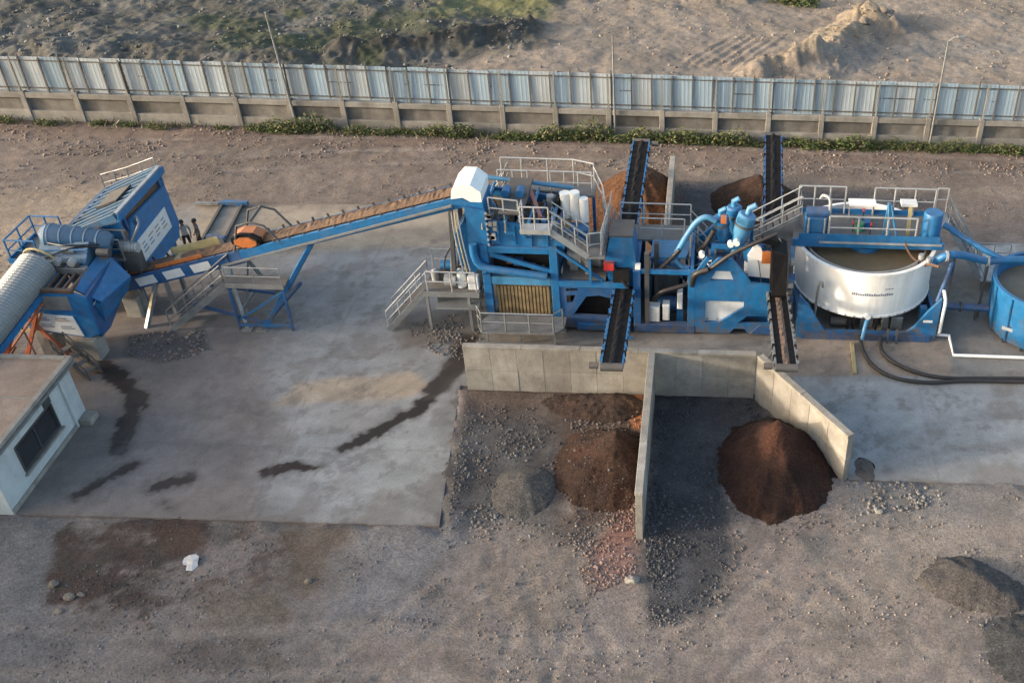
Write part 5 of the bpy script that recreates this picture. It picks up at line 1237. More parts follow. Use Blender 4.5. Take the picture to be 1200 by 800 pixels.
MB().lathe((-11.75, 38.2, 2.1), [(0.0, 0), (0.16, 0.02), (0.17, 0.5), (0.08, 0.6), (0.0, 0.6)], 14).obj('tank', 'galv_light', sc, True)
B('control_box', -10.2, -9.75, 37.55, 37.9, 2.1, 2.75, 'white', sc, 0.02)
CY('motor', (-11.5, 38.5, 2.75), 0.2, 0.55, 'blue', sc, 'x', 14)
B('motor_base', -11.6, -10.7, 38.2, 38.85, 2.08, 2.5, 'dark_steel', sc)
for k in range(4): TB('conduit', curve([(-11.3+k*0.3, 38.0, 2.2), (-11.2+k*0.3, 38.3, 3.3+0.2*k), (-10.5+k*0.1, 38.6, 4.2)], 4), 0.035, ['rubber', 'galv', 'rubber', 'galv_light'][k], sc, 6)
BM('boot_leg', (-10.75, 37.7, 2.1), (-10.75, 37.7, 2.95), 0.14, 0.14, 'dark_steel', sc)
# lower front walkway
MB().prism([(-9.5, 36.05), (-6.35, 36.05), (-6.0, 36.5), (-6.0, 37.3), (-9.4, 37.3), (-9.75, 36.6)], 0.92, 1.0, 'z').obj('platform', 'galv', sc)
for q in (-9.3, -7.9, -6.4): BM('platform_leg', (q, 36.2, 0.05), (q, 36.2, 0.92), 0.1, 0.1, 'galv', sc)
handrail([(-9.7, 36.6, 1.0), (-9.45, 36.1, 1.0), (-6.4, 36.1, 1.0), (-6.05, 36.55, 1.0)], sc, 0.95, 1.0, 0.036, 'galv')
MB().prism([(-9.75, 36.03), (-6.3, 36.03), (-6.6, 35.5), (-9.5, 35.5)], 0.42, 0.5, 'z').obj('step', 'galv', sc)
# upper walkways
B('walkway', -9.3, -5.0, 40.9, 41.9, 4.9, 5.0, 'grating', sc)
handrail([(-9.2, 41.85, 5.0), (-8.3, 41.85, 5.0), (-6.0, 41.85, 5.0), (-5.05, 41.5, 5.0)], sc, 1.25, 0.95)
stairs((-9.9, 41.0, 3.3), (-8.9, 41.1, 4.98), 0.8, sc, (0, 1, 0), 6)
for q in (-9.2, -7.2, -5.1): BM('walkway_leg', (q, 41.4, 0.05), (q, 41.4, 4.9), 0.13, 0.13, 'blue', sc)
B('balcony', -7.65, -6.4, 37.1, 37.75, 5.32, 5.4, 'galv_light', sc)
B('balcony_edge', -7.65, -6.4, 37.05, 37.097, 5.28, 5.48, 'galv_light', sc)
handrail([(-7.6, 37.7, 5.4), (-7.6, 37.15, 5.4), (-6.45, 37.15, 5.4)], sc, 1.1, 0.7)
handrail([(-9.0, 37.85, 5.5), (-7.8, 37.85, 5.38)], sc, 1.0, 0.8)
for X_ in (-7.5, -6.5): BM('balcony_bracket', (X_, 37.12, 5.3), (X_, 37.75, 4.7), 0.08, 0.08, 'blue', sc)
stairs((-4.95, 37.35, 4.1), (-6.42, 37.15, 5.36), 0.75, sc, (0, 1, 0), 6, True, 'galv_light')
# cage of rails on the right end
B('landing', -5.0, -4.25, 37.3, 39.4, 4.02, 4.1, 'grating', sc)
for q in ((-4.9, 37.45), (-4.35, 39.2)): BM('landing_leg', (q[0], q[1], 2.7), (q[0], q[1], 4.02), 0.1, 0.1, 'blue', sc)
handrail([(-4.95, 37.35, 4.1), (-4.4, 37.5, 4.1), (-4.3, 39.3, 4.1), (-4.6, 40.6, 4.6), (-5.05, 41.5, 5.0)], sc, 1.1, 0.5, 0.03)

for k in range(7):
    TB('guard_wire', [(-4.45+0.03*k, 37.5+k*0.38, 4.1+0.05*k), (-4.35+0.03*k, 37.75+k*0.4, 5.2+0.08*k)], 0.022, 'galv_light', sc, 5)
# white washing curtains and pink brace
for k, (X_, w, h_, yy) in enumerate([(-6.1, 0.40, 1.1, 39.6), (-5.68, 0.38, 1.2, 39.5), (-5.28, 0.32, 1.0, 39.35), (-6.75, 0.28, 0.9, 39.7)]):
    MB().tube([(X_, yy, 4.65), (X_, yy, 4.75+h_)], w/2+0.03, 10).obj('wash_curtain', 'white' if k < 3 else 'galv_light', sc, True)
B('blue_hopper', -6.5, -5.1, 38.6, 39.3, 4.1, 4.6, 'blue', sc, 0.03)
B('dark_guard', -6.5, -6.33, 39.3, 39.9, 4.7, 5.6, 'black', sc)
BM('pink_brace', (-7.6, 39.9, 5.7), (-7.0, 38.4, 5.3), 0.16, 0.12, 'pink', sc)
B('red_box', -4.35, -3.9, 37.6, 38.0, 3.25, 3.6, 'red', sc, 0.02)
# chassis side plate right of the tower
outline = [(-6.28, 0.28), (-5.6, 0.2), (-3.3, 0.2), (-3.3, 2.55), (-6.28, 2.72)]
h1 = [(-5.75, 0.92), (-3.75, 0.85), (-3.75, 1.75), (-4.6, 1.98), (-5.15, 1.9)]
h2 = [(-6.0, 2.15), (-5.5, 2.15), (-5.5, 2.3), (-6.0, 2.3)]
h3 = [(-6.0, 1.55), (-5.75, 1.55), (-5.6, 1.95), (-6.0, 1.95)]
MB().prism(outline, SY0+0.05, SY0+0.19, 'y', [h1, h2, h3]).obj('chassis_plate', 'deep_blue', sc)
B('chassis_rail', -6.27, -3.3, SY0-0.06, SY0+0.047, 2.45, 2.73, 'blue', sc); B('chassis_rail', -5.6, -3.3, SY0-0.06, SY0+0.047, 0.2, 0.5, 'blue', sc)
MB().prism(outline, SY1, SY1+0.14, 'y', [h1]).obj('chassis_plate', 'deep_blue', sc)
B('deck', -6.2, -4.3, SY0+0.25, SY1-0.05, 2.62, 2.7, 'grating', sc)
CY('rinse_drum', (-6.0, 38.9, 3.25), 0.52, 1.5, 'galv', sc, 'x', 20)
for k in range(4): CY('drum_ring', (-5.9+k*0.42, 38.9, 3.25), 0.55, 0.06, 'galv_light', sc, 'x', 20)
B('under_tank', -5.9, -3.5, SY0+0.5, SY1-0.3, 0.4, 1.9, 'black', sc)
handrail([(-9.2, 40.98, 5.0), (-7.9, 40.98, 5.0)], sc, 1.1, 0.65, 0.03)
handrail([(-6.9, 40.98, 5.0), (-5.1, 40.98, 5.0)], sc, 1.1, 0.6, 0.03)
handrail([(-10.35, 41.4, 3.3), (-10.35, 40.2, 3.3)], sc, 1.1, 0.6, 0.03); B('walkway', -10.4, -9.5, 39.9, 41.9, 3.2, 3.28, 'grating', sc)
BM('walkway_leg', (-10.3, 41.8, 0.05), (-10.3, 41.8, 3.2), 0.12, 0.12, 'blue', sc); BM('walkway_leg', (-10.3, 40.0, 0.05), (-10.3, 40.0, 3.2), 0.12, 0.12, 'blue', sc)
for a_, b_ in (((-9.3, 41.0, 0.3), (-7.2, 41.0, 3.9)), ((-6.5, 41.0, 0.3), (-8.6, 41.0, 3.9)), ((-6.3, 37.55, 4.3), (-4.4, 37.6, 2.75)), ((-9.4, 37.5, 3.0), (-9.4, 40.8, 4.2))): BM('brace', a_, b_, 0.12, 0.12, 'blue', sc)
B('pipe_rack', -9.6, -5.6, 41.2, 41.35, 4.3, 4.5, 'deep_blue', sc)
for k in range(3): TB('water_main', curve([(-10.2, 40.9+k*0.2, 1.0), (-10.1, 40.9+k*0.2, 4.4+k*0.15), (-9.4, 40.9+k*0.1, 4.7+k*0.2), (-6.0, 40.8+k*0.1, 4.6+k*0.2)], 5), 0.07, ['blue', 'pale_blue', 'dark_steel'][k], sc, 8)
stairs((-3.95, 39.5, 3.4), (-4.3, 39.35, 4.05), 0.7, sc, (0.2, 1, 0), 3, True, 'galv', 'galv_light', 0.95)
rc = random.Random(21)
for k in range(16):
    X_ = rc.uniform(-9.4, -6.2); Y_ = rc.uniform(38.0, 40.3); z_ = 5.2-(X_+9.6)*0.12
    TB('cable', curve([(X_, Y_, z_), (X_+rc.uniform(-.4, .4), Y_+rc.uniform(-.5, .5), z_+rc.uniform(.3, .8)), (X_+rc.uniform(-.8, .8), Y_+rc.uniform(-.6, .6), z_+rc.uniform(-.1, .4))], 4), rc.uniform(0.018, 0.04), rc.choice(['rubber', 'dark_steel', 'galv', 'pale_blue']), sc, 6)
for k in range(14):
    X_ = rc.uniform(-9.2, -6.4); Y_ = rc.choice([38.05, 38.4, 40.2]); z_ = 5.14-(X_+9.6)*0.12; w_ = rc.uniform(.12, .35)
    B('bracket', X_, X_+w_, Y_, Y_+rc.uniform(.1, .3), z_, z_+rc.uniform(.15, .55), rc.choice(['blue', 'dark_steel', 'deep_blue', 'galv', 'pale_blue']), sc, 0.01)
for k in range(5):
    BM('deck_brace', (-9.5+k*0.8, 37.95, 5.5-k*0.1), (-9.3+k*0.8, 40.5, 5.45-k*0.1), 0.1, 0.14, rc.choice(['blue', 'deep_blue']), sc)
for k in range(10):
    X_ = rc.uniform(-6.2, -4.4); Y_ = rc.uniform(37.9, 40.5); w_ = rc.uniform(.15, .4)
    B('service_box', X_, X_+w_, Y_, Y_+w_, 2.7, 2.7+rc.uniform(.2, .8), rc.choice(['galv', 'dark_steel', 'deep_blue', 'galv_light', 'black']), sc, 0.01)
for k in range(8):
    X_ = rc.uniform(-8.8, -6.8); zz = rc.uniform(2.85, 3.9)
    B('spring_box', X_, X_+rc.uniform(.12, .4), 37.75, 38.0+rc.uniform(0, .4), zz, zz+rc.uniform(.1, .35), rc.choice(['black', 'dark_steel', 'rust', 'deep_blue']), sc)
B('inner_chute', -9.1, -6.7, 38.1, 40.6, 2.6, 3.9, 'black', sc)
# ------------------------------------------------------------------ stockpile conveyors
def stock_conveyor(label, tail, head, mat, legs=True, load='black'):
    tail = Vector(tail); head = Vector(head)
    t = thing('stockpile_conveyor', label, 'conveyor', (tail.x, tail.y, 0), 'stockpile conveyors')
    d = (head-tail).normalized(); s = d.cross(Vector((0, 0, 1))).normalized(); n = s.cross(d).normalized()
    for sg in (-1, 1):
        BM('side_beam', tail+s*0.40*sg, head+s*0.40*sg, 0.06, 0.26, mat, t)
    BM('belt', tail+n*0.10, head+n*0.10, 0.72, 0.035, 'belt', t)
    BM('return_belt', tail-n*0.16, head-n*0.16, 0.68, 0.03, 'belt', t)
    L_ = (head-tail).length; k = 0.35
    mb_me = {}
    while k < L_-0.2:
        p = tail+d*k
        for sg in (-1, 1):
            BM('idler_bracket', p+s*0.43*sg-n*0.05, p+s*0.43*sg+n*0.2, 0.1, 0.09, mat if int(k*3) % 3 else 'black', t)
        k += 0.45
    for e, nm in ((tail, 'tail_pulley'), (head, 'head_pulley')):
        MB().tube([e-s*0.42, e+s*0.42], 0.16, 12).obj(nm, 'dark_steel', t, True)
    MB().tube([head+s*0.52-d*0.1, head+s*0.85-d*0.1], 0.13, 10).obj('drive_motor', 'dark_steel', t, True)
    # thin band of material on the belt
    rs_ = np.random.RandomState(len(label)); V_ = []; F_ = []; N_ = 40
    for i in range(N_+1):
        p = tail.lerp(head, i/N_)+n*0.122
        for j in range(4):
            V_.append(p+s*(-0.13+0.26*j/3)+n*(0.05*rs_.rand() if j in (1, 2) else -0.003))
    for i in range(N_):
        for j in range(3): F_.append((i*4+j, i*4+j+1, i*4+j+5, i*4+j+4))
    MB().add(V_, F_).obj('load', load, t)
    if legs:
        m_ = tail.lerp(head, 0.35)
        for sg in (-1, 1):
            BM('leg', (m_.x+sg*0.5, m_.y, 0.0), m_+s*0.45*sg-n*0.12, 0.1, 0.1, mat, t)
        BM('leg_tie', (m_.x-0.48, m_.y, m_.z*0.5), (m_.x+0.48, m_.y, m_.z*0.5), 0.08, 0.08, mat, t)
    return t
stock_conveyor('blue framed conveyor reaching forward over the left storage bay', (-3.5, 38.0, 2.2), (-3.42, 30.95, 3.35), 'blue')
stock_conveyor('grey framed conveyor reaching forward over the right storage bay', (3.1, 37.9, 2.2), (3.12, 31.15, 3.4), 'galv', True, 'rust')
stock_conveyor('rear conveyor reaching over the orange brown heap behind the plant', (-3.68, 42.2, 2.5), (-3.42, 48.3, 4.0), 'blue')
stock_conveyor('rear conveyor with dark belt at the left of the white tank', (3.05, 42.4, 2.6), (3.2, 49.2, 4.1), 'deep_blue')
# ------------------------------------------------------------------ sand washing module
sw = thing('sand_washer', 'blue sand washing module with cyclones and white panels left of the tank', 'machine', (0, 39, 0))
WY = 37.6
# transfer tower
MB().prism([(-4.15, 2.3), (-3.05, 2.3), (-2.95, 3.4), (-3.15, 4.75), (-4.05, 4.75), (-4.3, 3.6)], 37.85, 39.3, 'y').obj('transfer_chute', 'blue', sw)
B('chute_mouth', -3.95, -3.25, 37.5, 37.847, 2.6, 3.3, 'black', sw)
B('chute_lid', -4.1, -3.1, 37.9, 39.25, 4.753, 4.83, 'dark_steel', sw)
TB('chute_pipe', curve([(-4.0, 37.75, 3.5), (-3.6, 37.6, 2.9), (-3.3, 37.5, 2.5)], 4), 0.1, 'black', sw, 10)
B('white_box', -3.02, -2.8, 37.7, 37.95, 3.0, 3.5, 'white', sw)
for X_ in (-2.95, -0.6):
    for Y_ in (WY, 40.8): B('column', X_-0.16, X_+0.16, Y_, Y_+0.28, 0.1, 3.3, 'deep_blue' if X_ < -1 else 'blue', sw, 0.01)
B('column', -2.62, -2.42, WY+0.05, WY+0.3, 0.55, 4.1, 'dark_steel', sw); B('column', -2.25, -2.05, WY+0.9, WY+1.15, 0.55, 4.1, 'dark_steel', sw)
B('sill_beam', -3.11, -0.44, WY-0.02, WY+0.3, 0.1, 0.52, 'deep_blue', sw, 0.01)
B('sill_beam', -3.11, 3.0, 40.8, 41.1, 0.1, 0.52, 'deep_blue', sw)
B('floor', -3.0, 2.9, WY+0.31, 40.79, 0.16, 0.24, 'dark_steel', sw)
# side plate with hump and cut-outs
op = [(-0.44, 0.15), (0.3, 0.15), (1.1, 0.15), (1.3, 0.42), (1.75, 0.42), (1.95, 0.15), (2.95, 0.15), (2.95, 2.75), (1.95, 2.85), (1.62, 3.35), (1.1, 4.0), (0.5, 4.05), (0.05, 3.5), (-0.44, 3.05)]
ha = [(0.18, 2.92), (1.2, 2.92), (1.02, 3.42), (0.42, 3.42)]
hb = [(0.02, 0.72), (0.62, 0.72), (1.68, 1.55), (1.68, 1.88), (0.02, 1.88)]
hc = [(1.45, 0.72), (2.75, 0.72), (2.75, 1.12), (1.85, 1.12)]
MB().prism(op, WY, WY+0.14, 'y', [ha, hb, hc]).obj('side_plate', 'blue', sw)
MB().prism([(0.0, 0.7), (0.66, 0.7), (1.72, 1.54), (1.72, 1.9), (0.0, 1.9)], WY+0.16, WY+0.2, 'y').obj('white_panel', 'white', sw)
MB().prism([(0.15, 2.88), (1.25, 2.88), (1.05, 3.45), (0.4, 3.45)], WY+0.16, WY+0.2, 'y').obj('white_panel', 'white', sw)
for (bx_, bz_) in ((0.12, 0.82), (0.12, 1.78), (1.58, 1.78), (0.55, 0.82)): CY('bolt', (bx_, WY+0.13, bz_), 0.035, 0.03, 'galv', sw, 'y', 8)
MB().prism([(1.8, 2.88), (2.95, 2.78), (2.95, 3.6), (2.5, 3.55), (2.3, 4.3), (2.05, 4.5), (1.75, 3.9)], WY+0.5, WY+0.62, 'y').obj('white_guard', 'white', sw)
MB().prism(op, 40.8, 40.94, 'y', [hb]).obj('side_plate', 'blue', sw)
B('sump_tank', -0.3, 2.8, WY+0.8, 40.6, 0.24, 2.6, 'blue', sw)
B('sump_top', -0.35, 2.85, WY+0.75, 40.65, 2.603, 2.7, 'deep_blue', sw)
MB().prism([(2.0, 0.2), (2.9, 0.2), (2.9, 0.65), (2.4, 0.65)], WY-0.06, WY-0.004, 'y').obj('chassis_step', 'deep_blue', sw)
# pumps and white cabinets in the open bay
for (a, b, c, d, e) in ((-2.5, -1.98, 0.55, 1.35, 37.75), (-1.86, -1.55, 0.62, 1.45, 37.8), (-1.22, -0.98, 1.2, 2.05, 37.85)):
    cb = B('cabinet', a, b, e, e+0.4, c, d, 'white', sw, 0.02)
    B('cabinet_door', a+0.04, b-0.04, e-0.016, e-0.003, c+0.06, d-0.06, 'sign_white', cb)
B('pump_guard', -0.95, -0.78, 37.9, 38.8, 0.55, 1.9, 'black', sw)
B('pump_housing', -1.25, -0.8, 38.0, 39.0, 0.25, 1.18, 'blue', sw, 0.04)
CY('pump_motor', (-2.1, 38.6, 1.0), 0.32, 1.0, 'blue', sw, 'x', 16)
for k in range(6): CY('motor_fin', (-2.0+k*0.14, 38.6, 1.0), 0.345, 0.05, 'deep_blue', sw, 'x', 16)
CY('pump_volute', (-1.0, 38.6, 1.0), 0.45, 0.25, 'dark_steel', sw, 'x', 18)
B('pump_base', -2.4, -0.6, 38.2, 39.0, 0.24, 0.62, 'dark_steel', sw)
TB('slurry_hose', curve([(-2.35, 37.9, 1.6), (-1.9, 37.75, 2.15), (-1.2, 37.8, 2.4), (-0.75, 37.9, 2.55), (-0.7, 38.2, 2.9)], 6), 0.1, 'rubber', sw, 10)
TB('slurry_hose', curve([(-2.75, 38.4, 2.6), (-2.2, 38.0, 3.0), (-1.6, 38.0, 3.6), (-1.15, 38.1, 4.1)], 6), 0.10, 'rubber', sw, 10)
TB('slurry_hose', curve([(-0.4, 37.6, 3.2), (0.2, 37.5, 3.6), (1.0, 37.5, 4.3), (2.1, 37.6, 4.9), (2.9, 37.8, 5.2)], 6), 0.09, 'rubber', sw, 10)
TB('slurry_hose', curve([(-0.35, 38.6, 3.7), (0.05, 38.4, 4.4), (0.3, 38.3, 5.0)], 5), 0.11, 'rubber', sw, 10)
TB('slurry_hose', curve([(-0.6, 37.7, 2.6), (-0.45, 37.45, 3.3), (0.1, 37.4, 3.6)], 5), 0.13, 'rubber', sw, 10)
# pale blue riser pipes
TB('riser_pipe', curve([(-1.4, 38.2, 3.6), (-0.9, 38.3, 4.6), (-0.45, 38.4, 5.3), (-0.05, 38.4, 5.55), (0.35, 38.4, 5.4)], 6), 0.13, 'pale_blue', sw, 12)
BM('pipe_stay', (-1.35, 38.1, 3.6), (-0.6, 38.1, 2.8), 0.12, 0.12, 'pale_blue', sw)
# cyclone cluster
def cyclone(x0, y0, z0, tilt, sc_, mat):
    ax = Vector((math.sin(tilt), 0, -math.cos(tilt)))
    p = Vector((x0, y0, z0)); pts = [p-ax*0.5*sc_, p-ax*0.42*sc_, p, p+ax*0.35*sc_, p+ax*1.3*sc_, p+ax*1.42*sc_]
    o = MB().tube(pts, [0.3*sc_, 0.38*sc_, 0.38*sc_, 0.36*sc_, 0.14*sc_, 0.16*sc_], 18).obj('cyclone', mat, sw, True)
    MB().tube([p-ax*0.06, p+ax*0.02], 0.42*sc_, 18).obj('flange', 'dark_steel', o, True)
    MB().tube([p-ax*0.45*sc_, p-ax*0.75*sc_, p-ax*0.85*sc_+Vector((0.25, 0, 0.05))], 0.13*sc_, 12).obj('overflow', 'pale_blue', o, True)
cyclone(0.6, 38.8, 5.0, 0.12, 0.85, 'blue'); cyclone(1.55, 38.6, 5.15, -0.25, 1.05, 'pale_blue'); cyclone(1.15, 39.6, 5.0, 0.1, 0.9, 'blue')
B('cyclone_frame', 0.2, 2.0, 38.35, 38.5, 4.05, 4.25, 'blue', sw); B('cyclone_frame', 0.2, 2.0, 39.9, 40.05, 4.05, 4.25, 'blue', sw)
for X_ in (0.25, 1.95):
    for Y_ in (38.42, 39.97): BM('frame_post', (X_, Y_, 2.7), (X_, Y_, 4.05), 0.14, 0.14, 'blue', sw)
for (X_, Y_, zz) in ((1.0, 38.1, 4.4), (1.25, 37.9, 4.6), (-0.2, 38.0, 3.9)): CY('valve', (X_, Y_, zz), 0.13, 0.24, 'white', sw, 'y', 12)
B('valve_body', 0.55, 0.78, 38.0, 38.3, 5.5, 5.75, 'orange', sw)
CY('round_hatch', (2.05, 38.2, 3.9), 0.5, 0.12, 'blue', sw, 'y', 20); B('inspection_door', 2.35, 2.75, 38.0, 38.05, 3.6, 4.2, 'orange', sw)
# framing and pipework in the open middle
for a_, b_, m_ in (((-2.9, 40.9, 0.5), (-0.7, 40.9, 3.2), 'blue'), ((-0.7, 40.9, 0.5), (-2.9, 40.9, 3.2), 'blue'), ((-2.95, 37.75, 3.2), (-0.6, 37.75, 3.2), 'blue'), ((-2.4, 38.7, 3.25), (-0.7, 38.0, 3.25), 'deep_blue'), ((-2.95, 37.9, 3.25), (-2.95, 40.8, 3.25), 'blue'), ((-0.6, 37.9, 3.25), (-0.6, 40.8, 3.25), 'blue'), ((-0.5, 37.75, 3.0), (0.1, 37.75, 4.0), 'blue')): BM('frame_member', a_, b_, 0.15, 0.18, m_, sw)
for k in range(4): TB('water_pipe', curve([(-2.8+k*0.3, 39.6, 0.5), (-2.7+k*0.3, 39.6, 2.4), (-2.3+k*0.3, 39.5, 3.0), (-0.8, 39.4-k*0.2, 3.05+k*0.05)], 5), 0.06, ['blue', 'pale_blue', 'dark_steel', 'galv'][k], sw, 8)
B('control_cabin', -2.3, -1.2, 39.6, 40.6, 0.24, 2.2, 'galv', sw, 0.03)
handrail([(-0.7, 38.7, 3.4), (-0.65, 39.9, 3.4)], sw, 1.0, 0.6, 0.03)
handrail([(0.3, 41.15, 2.8), (2.4, 41.15, 2.8)], sw, 1.05, 0.7, 0.03)
handrail([(0.3, 40.15, 2.8), (1.5, 40.15, 2.8)], sw, 1.05, 0.6, 0.03)
# middle walkway with rails behind the open bay
B('walkway', -4.0, -0.7, 40.0, 41.3, 3.3, 3.4, 'grating', sw)
MB().prism([(-2.4, 38.6), (-0.9, 38.6), (-0.6, 40.0), (-2.4, 40.0)], 3.32, 3.4, 'z').obj('blue_deck', 'pale_blue', sw)
handrail([(-3.9, 41.25, 3.4), (-0.75, 41.25, 3.4)], sw, 1.1, 0.95)
handrail([(-3.0, 40.05, 3.4), (-1.0, 40.05, 3.4)], sw, 1.05, 1.0)
stairs((0.3, 40.1, 2.2), (-0.75, 40.1, 3.36), 0.9, sw, (0, 1, 0), 5)
B('walkway', 0.2, 2.5, 40.1, 41.2, 2.72, 2.8, 'grating', sw)
for X_ in (-3.8, -2.3, -0.9): BM('walkway_leg', (X_, 41.1, 0.05), (X_, 41.1, 3.3), 0.12, 0.12, 'blue', sw)
# transfer chute above the right front conveyor
MB().prism([(2.75, 2.55), (3.45, 2.55), (3.4, 4.35), (2.7, 4.6)], 37.5, 38.7, 'y').obj('discharge_chute', 'black', sw)
MB().add([(2.8, 36.9, 2.75), (3.42, 36.9, 2.75), (3.36, 37.497, 4.3), (2.74, 37.497, 4.5), (2.8, 36.95, 2.6), (3.42, 36.95, 2.6), (3.36, 37.497, 4.0), (2.74, 37.497, 4.0)], [(0,1,2,3),(7,6,5,4),(0,4,5,1),(1,5,6,2),(2,6,7,3),(3,7,4,0)]).obj('chute_tongue', 'belt', sw)
BM('jib_arm', (2.2, 37.7, 5.0), (3.0, 37.9, 4.7), 0.2, 0.24, 'black', sw)
for k in range(8):
    zz = 1.2+k*0.38; B('cable_box', 3.5+0.05*(k % 2), 3.68+0.05*(k % 3), 37.5, 37.75, zz, zz+0.22, ['dark_steel', 'galv', 'deep_blue'][k % 3], sw)
rc = random.Random(33)
for k in range(16):
    X_ = rc.uniform(-0.3, 2.8); Y_ = rc.uniform(38.2, 40.5)
    TB('cable', curve([(X_, Y_, 2.7), (X_+rc.uniform(-.4, .4), Y_+rc.uniform(-.4, .4), 2.9+rc.uniform(.2, .9)), (X_+rc.uniform(-.9, .9), Y_+rc.uniform(-.6, .6), 2.75+rc.uniform(0, .8))], 4), rc.uniform(0.02, 0.05), rc.choice(['rubber', 'dark_steel', 'galv', 'blue', 'galv_light']), sw, 6)
for k in range(16):
    X_ = rc.uniform(-0.3, 2.6); Y_ = rc.uniform(38.3, 40.2); w_ = rc.uniform(.12, .4)
    B('service_box', X_, X_+w_, Y_, Y_+w_, 2.7, 2.7+rc.uniform(.15, .9), rc.choice(['blue', 'dark_steel', 'deep_blue', 'galv', 'white', 'pale_blue']), sw, 0.01)
for k in range(10):
    X_ = rc.uniform(-2.8, -0.9); Y_ = rc.uniform(37.9, 40.4); w_ = rc.uniform(.12, .35)
    B('service_box', X_, X_+w_, Y_, Y_+w_, 0.24, 0.24+rc.uniform(.3, 1.5), rc.choice(['black', 'dark_steel', 'deep_blue', 'galv']), sw, 0.01)
for k in range(7):
    TB('conduit', curve([(2.55+k*0.06, 38.9, 2.7), (2.7+k*0.05, 38.6, 3.6+0.15*k), (3.3, 38.8-0.1*k, 4.2)], 4), 0.03, ['rubber', 'dark_steel', 'galv'][k % 3], sw, 6)
# stair up to the tank bridge
stairs((1.6, 40.6, 2.85), (4.15, 40.75, 4.35), 0.9, sw, (0, 1, 0), 8)
BM('stair_skirt', (1.6, 40.52, 2.5), (4.15, 40.66, 4.0), 0.04, 0.7, 'galv', sw)

# ------------------------------------------------------------------ thickener tank
tk = thing('thickener_tank', 'large round white thickener tank with railed blue bridge on blue base', 'tank', (7.1, 40.75, 0))
TC = Vector((7.1, 40.75, 0)); TR = 3.08
MB().lathe(TC, [(TR-0.05, 1.15), (TR+0.04, 1.18), (TR+0.04, 1.27), (TR, 1.29), (TR, 3.28), (TR+0.07, 3.31), (TR+0.07, 3.42), (TR-0.10, 3.42), (TR-0.10, 2.5)], 72).obj('shell', 'tank_white', tk, True)
MB().lathe(TC, [(TR-0.11, 1.16), (1.2, 0.75), (0.35, 0.6), (0, 0.6)], 48).obj('cone_bottom', 'white', tk, True)
MB().lathe(TC, [(0.0, 2.98), (TR-0.12, 2.98)], 48).obj('slurry', 'slurry', tk)
MB().lathe(TC, [(TR-0.42, 3.05), (TR-0.42, 3.3), (TR-0.36, 3.3), (TR-0.36, 3.05)], 64).obj('weir', 'galv_light', tk, True)
CY('centre_well', (TC.x, TC.y, 2.6), 0.7, 0.6, 'blue', tk, 'z', 24)
# bolts on the lower ring, lettering as a row of small grey marks
for k in range(24):
    a = PI+0.13+k*(PI-0.26)/23
    MB().cyl((TC.x+math.cos(a)*(TR+0.03), TC.y+math.sin(a)*(TR+0.03), 1.20), 0.045, 0.06, 8).obj('ring_bolt', 'galv_light', tk)
rs = random.Random(3)
def on_shell(a, z0, z1, w, name, mat):
    V_ = []
    for rr_ in (TR+0.003, TR+0.009):
        for (aa, zz) in ((a, z0), (a+w/TR, z0), (a+w/TR, z1), (a, z1)): V_.append((TC.x+math.cos(aa)*rr_, TC.y+math.sin(aa)*rr_, zz))
    MB().add(V_, [(3,2,1,0),(4,5,6,7),(0,1,5,4),(1,2,6,5),(2,3,7,6),(3,0,4,7)]).obj(name, mat, tk)
a = -PI/2-0.26
while a < -PI/2+0.33:
    w = rs.uniform(0.05, 0.085)
    if not (-PI/2-0.02 < a < -PI/2+0.01): on_shell(a, 2.31, 2.31+rs.choice([0.09, 0.09, 0.13]), w, 'lettering', 'print_grey')
    a += (w+0.03)/TR
for k in range(3): on_shell(-PI/2+0.2+k*0.045, 2.62, 2.67, 0.1, 'lettering', 'print_grey')
MB().cyl((TC.x, TC.y-TR-0.12, 1.28), 0.13, 0.2, 14, 'y').obj('drain_flange', 'white', tk, True)
# overflow pipe on the shell
TB('overflow_pipe', curve([(5.05, 37.92, 2.55), (5.0, 37.8, 2.85), (4.9, 37.85, 2.85), (4.85, 37.9, 2.4), (4.83, 37.95, 1.2), (4.8, 37.9, 0.7)], 6), 0.06, 'galv', tk, 8)
CY('overflow_pump', (4.75, 37.85, 0.35), 0.2, 0.5, 'dark_steel', tk, 'z', 14)
# blue base frame
MB().prism([(4.05, 0.05), (4.5, 0.05), (9.75, 0.05), (10.2, 0.05), (10.2, 2.3), (9.7, 1.6), (9.2, 0.75), (8.9, 0.45), (5.3, 0.45), (5.0, 0.9), (4.6, 1.6), (4.05, 2.3)], WY+0.02, WY+0.18, 'y').obj('base_plate', 'blue', tk)
for X_ in (4.05, 10.05): B('base_side', X_, X_+0.15, WY+0.183, 43.6, 0.05, 1.1, 'blue', tk)
B('base_sill', 4.3, 9.95, WY-0.1, WY+0.017, 0.05, 0.38, 'deep_blue', tk)
B('white_tag', 9.55, 9.95, WY-0.002, WY+0.017, 1.05, 1.17, 'white', tk)
for (X_, Y_) in ((4.5, 38.6), (9.7, 38.6), (4.5, 42.9), (9.7, 42.9)): B('post', X_-0.15, X_+0.15, Y_-0.15, Y_+0.15, 0.05, 1.2, 'blue', tk)
B('floor', 4.3, 9.95, 37.9, 43.4, 0.09, 0.14, 'footing', tk)
B('pump_box', 7.9, 8.8, 38.2, 38.9, 0.14, 0.85, 'galv', tk, 0.03); B('pump_box', 6.9, 7.5, 38.3, 38.9, 0.14, 0.75, 'galv', tk, 0.03)
CY('pump_motor', (5.6, 38.4, 0.45), 0.24, 0.9, 'dark_steel', tk, 'x', 14)
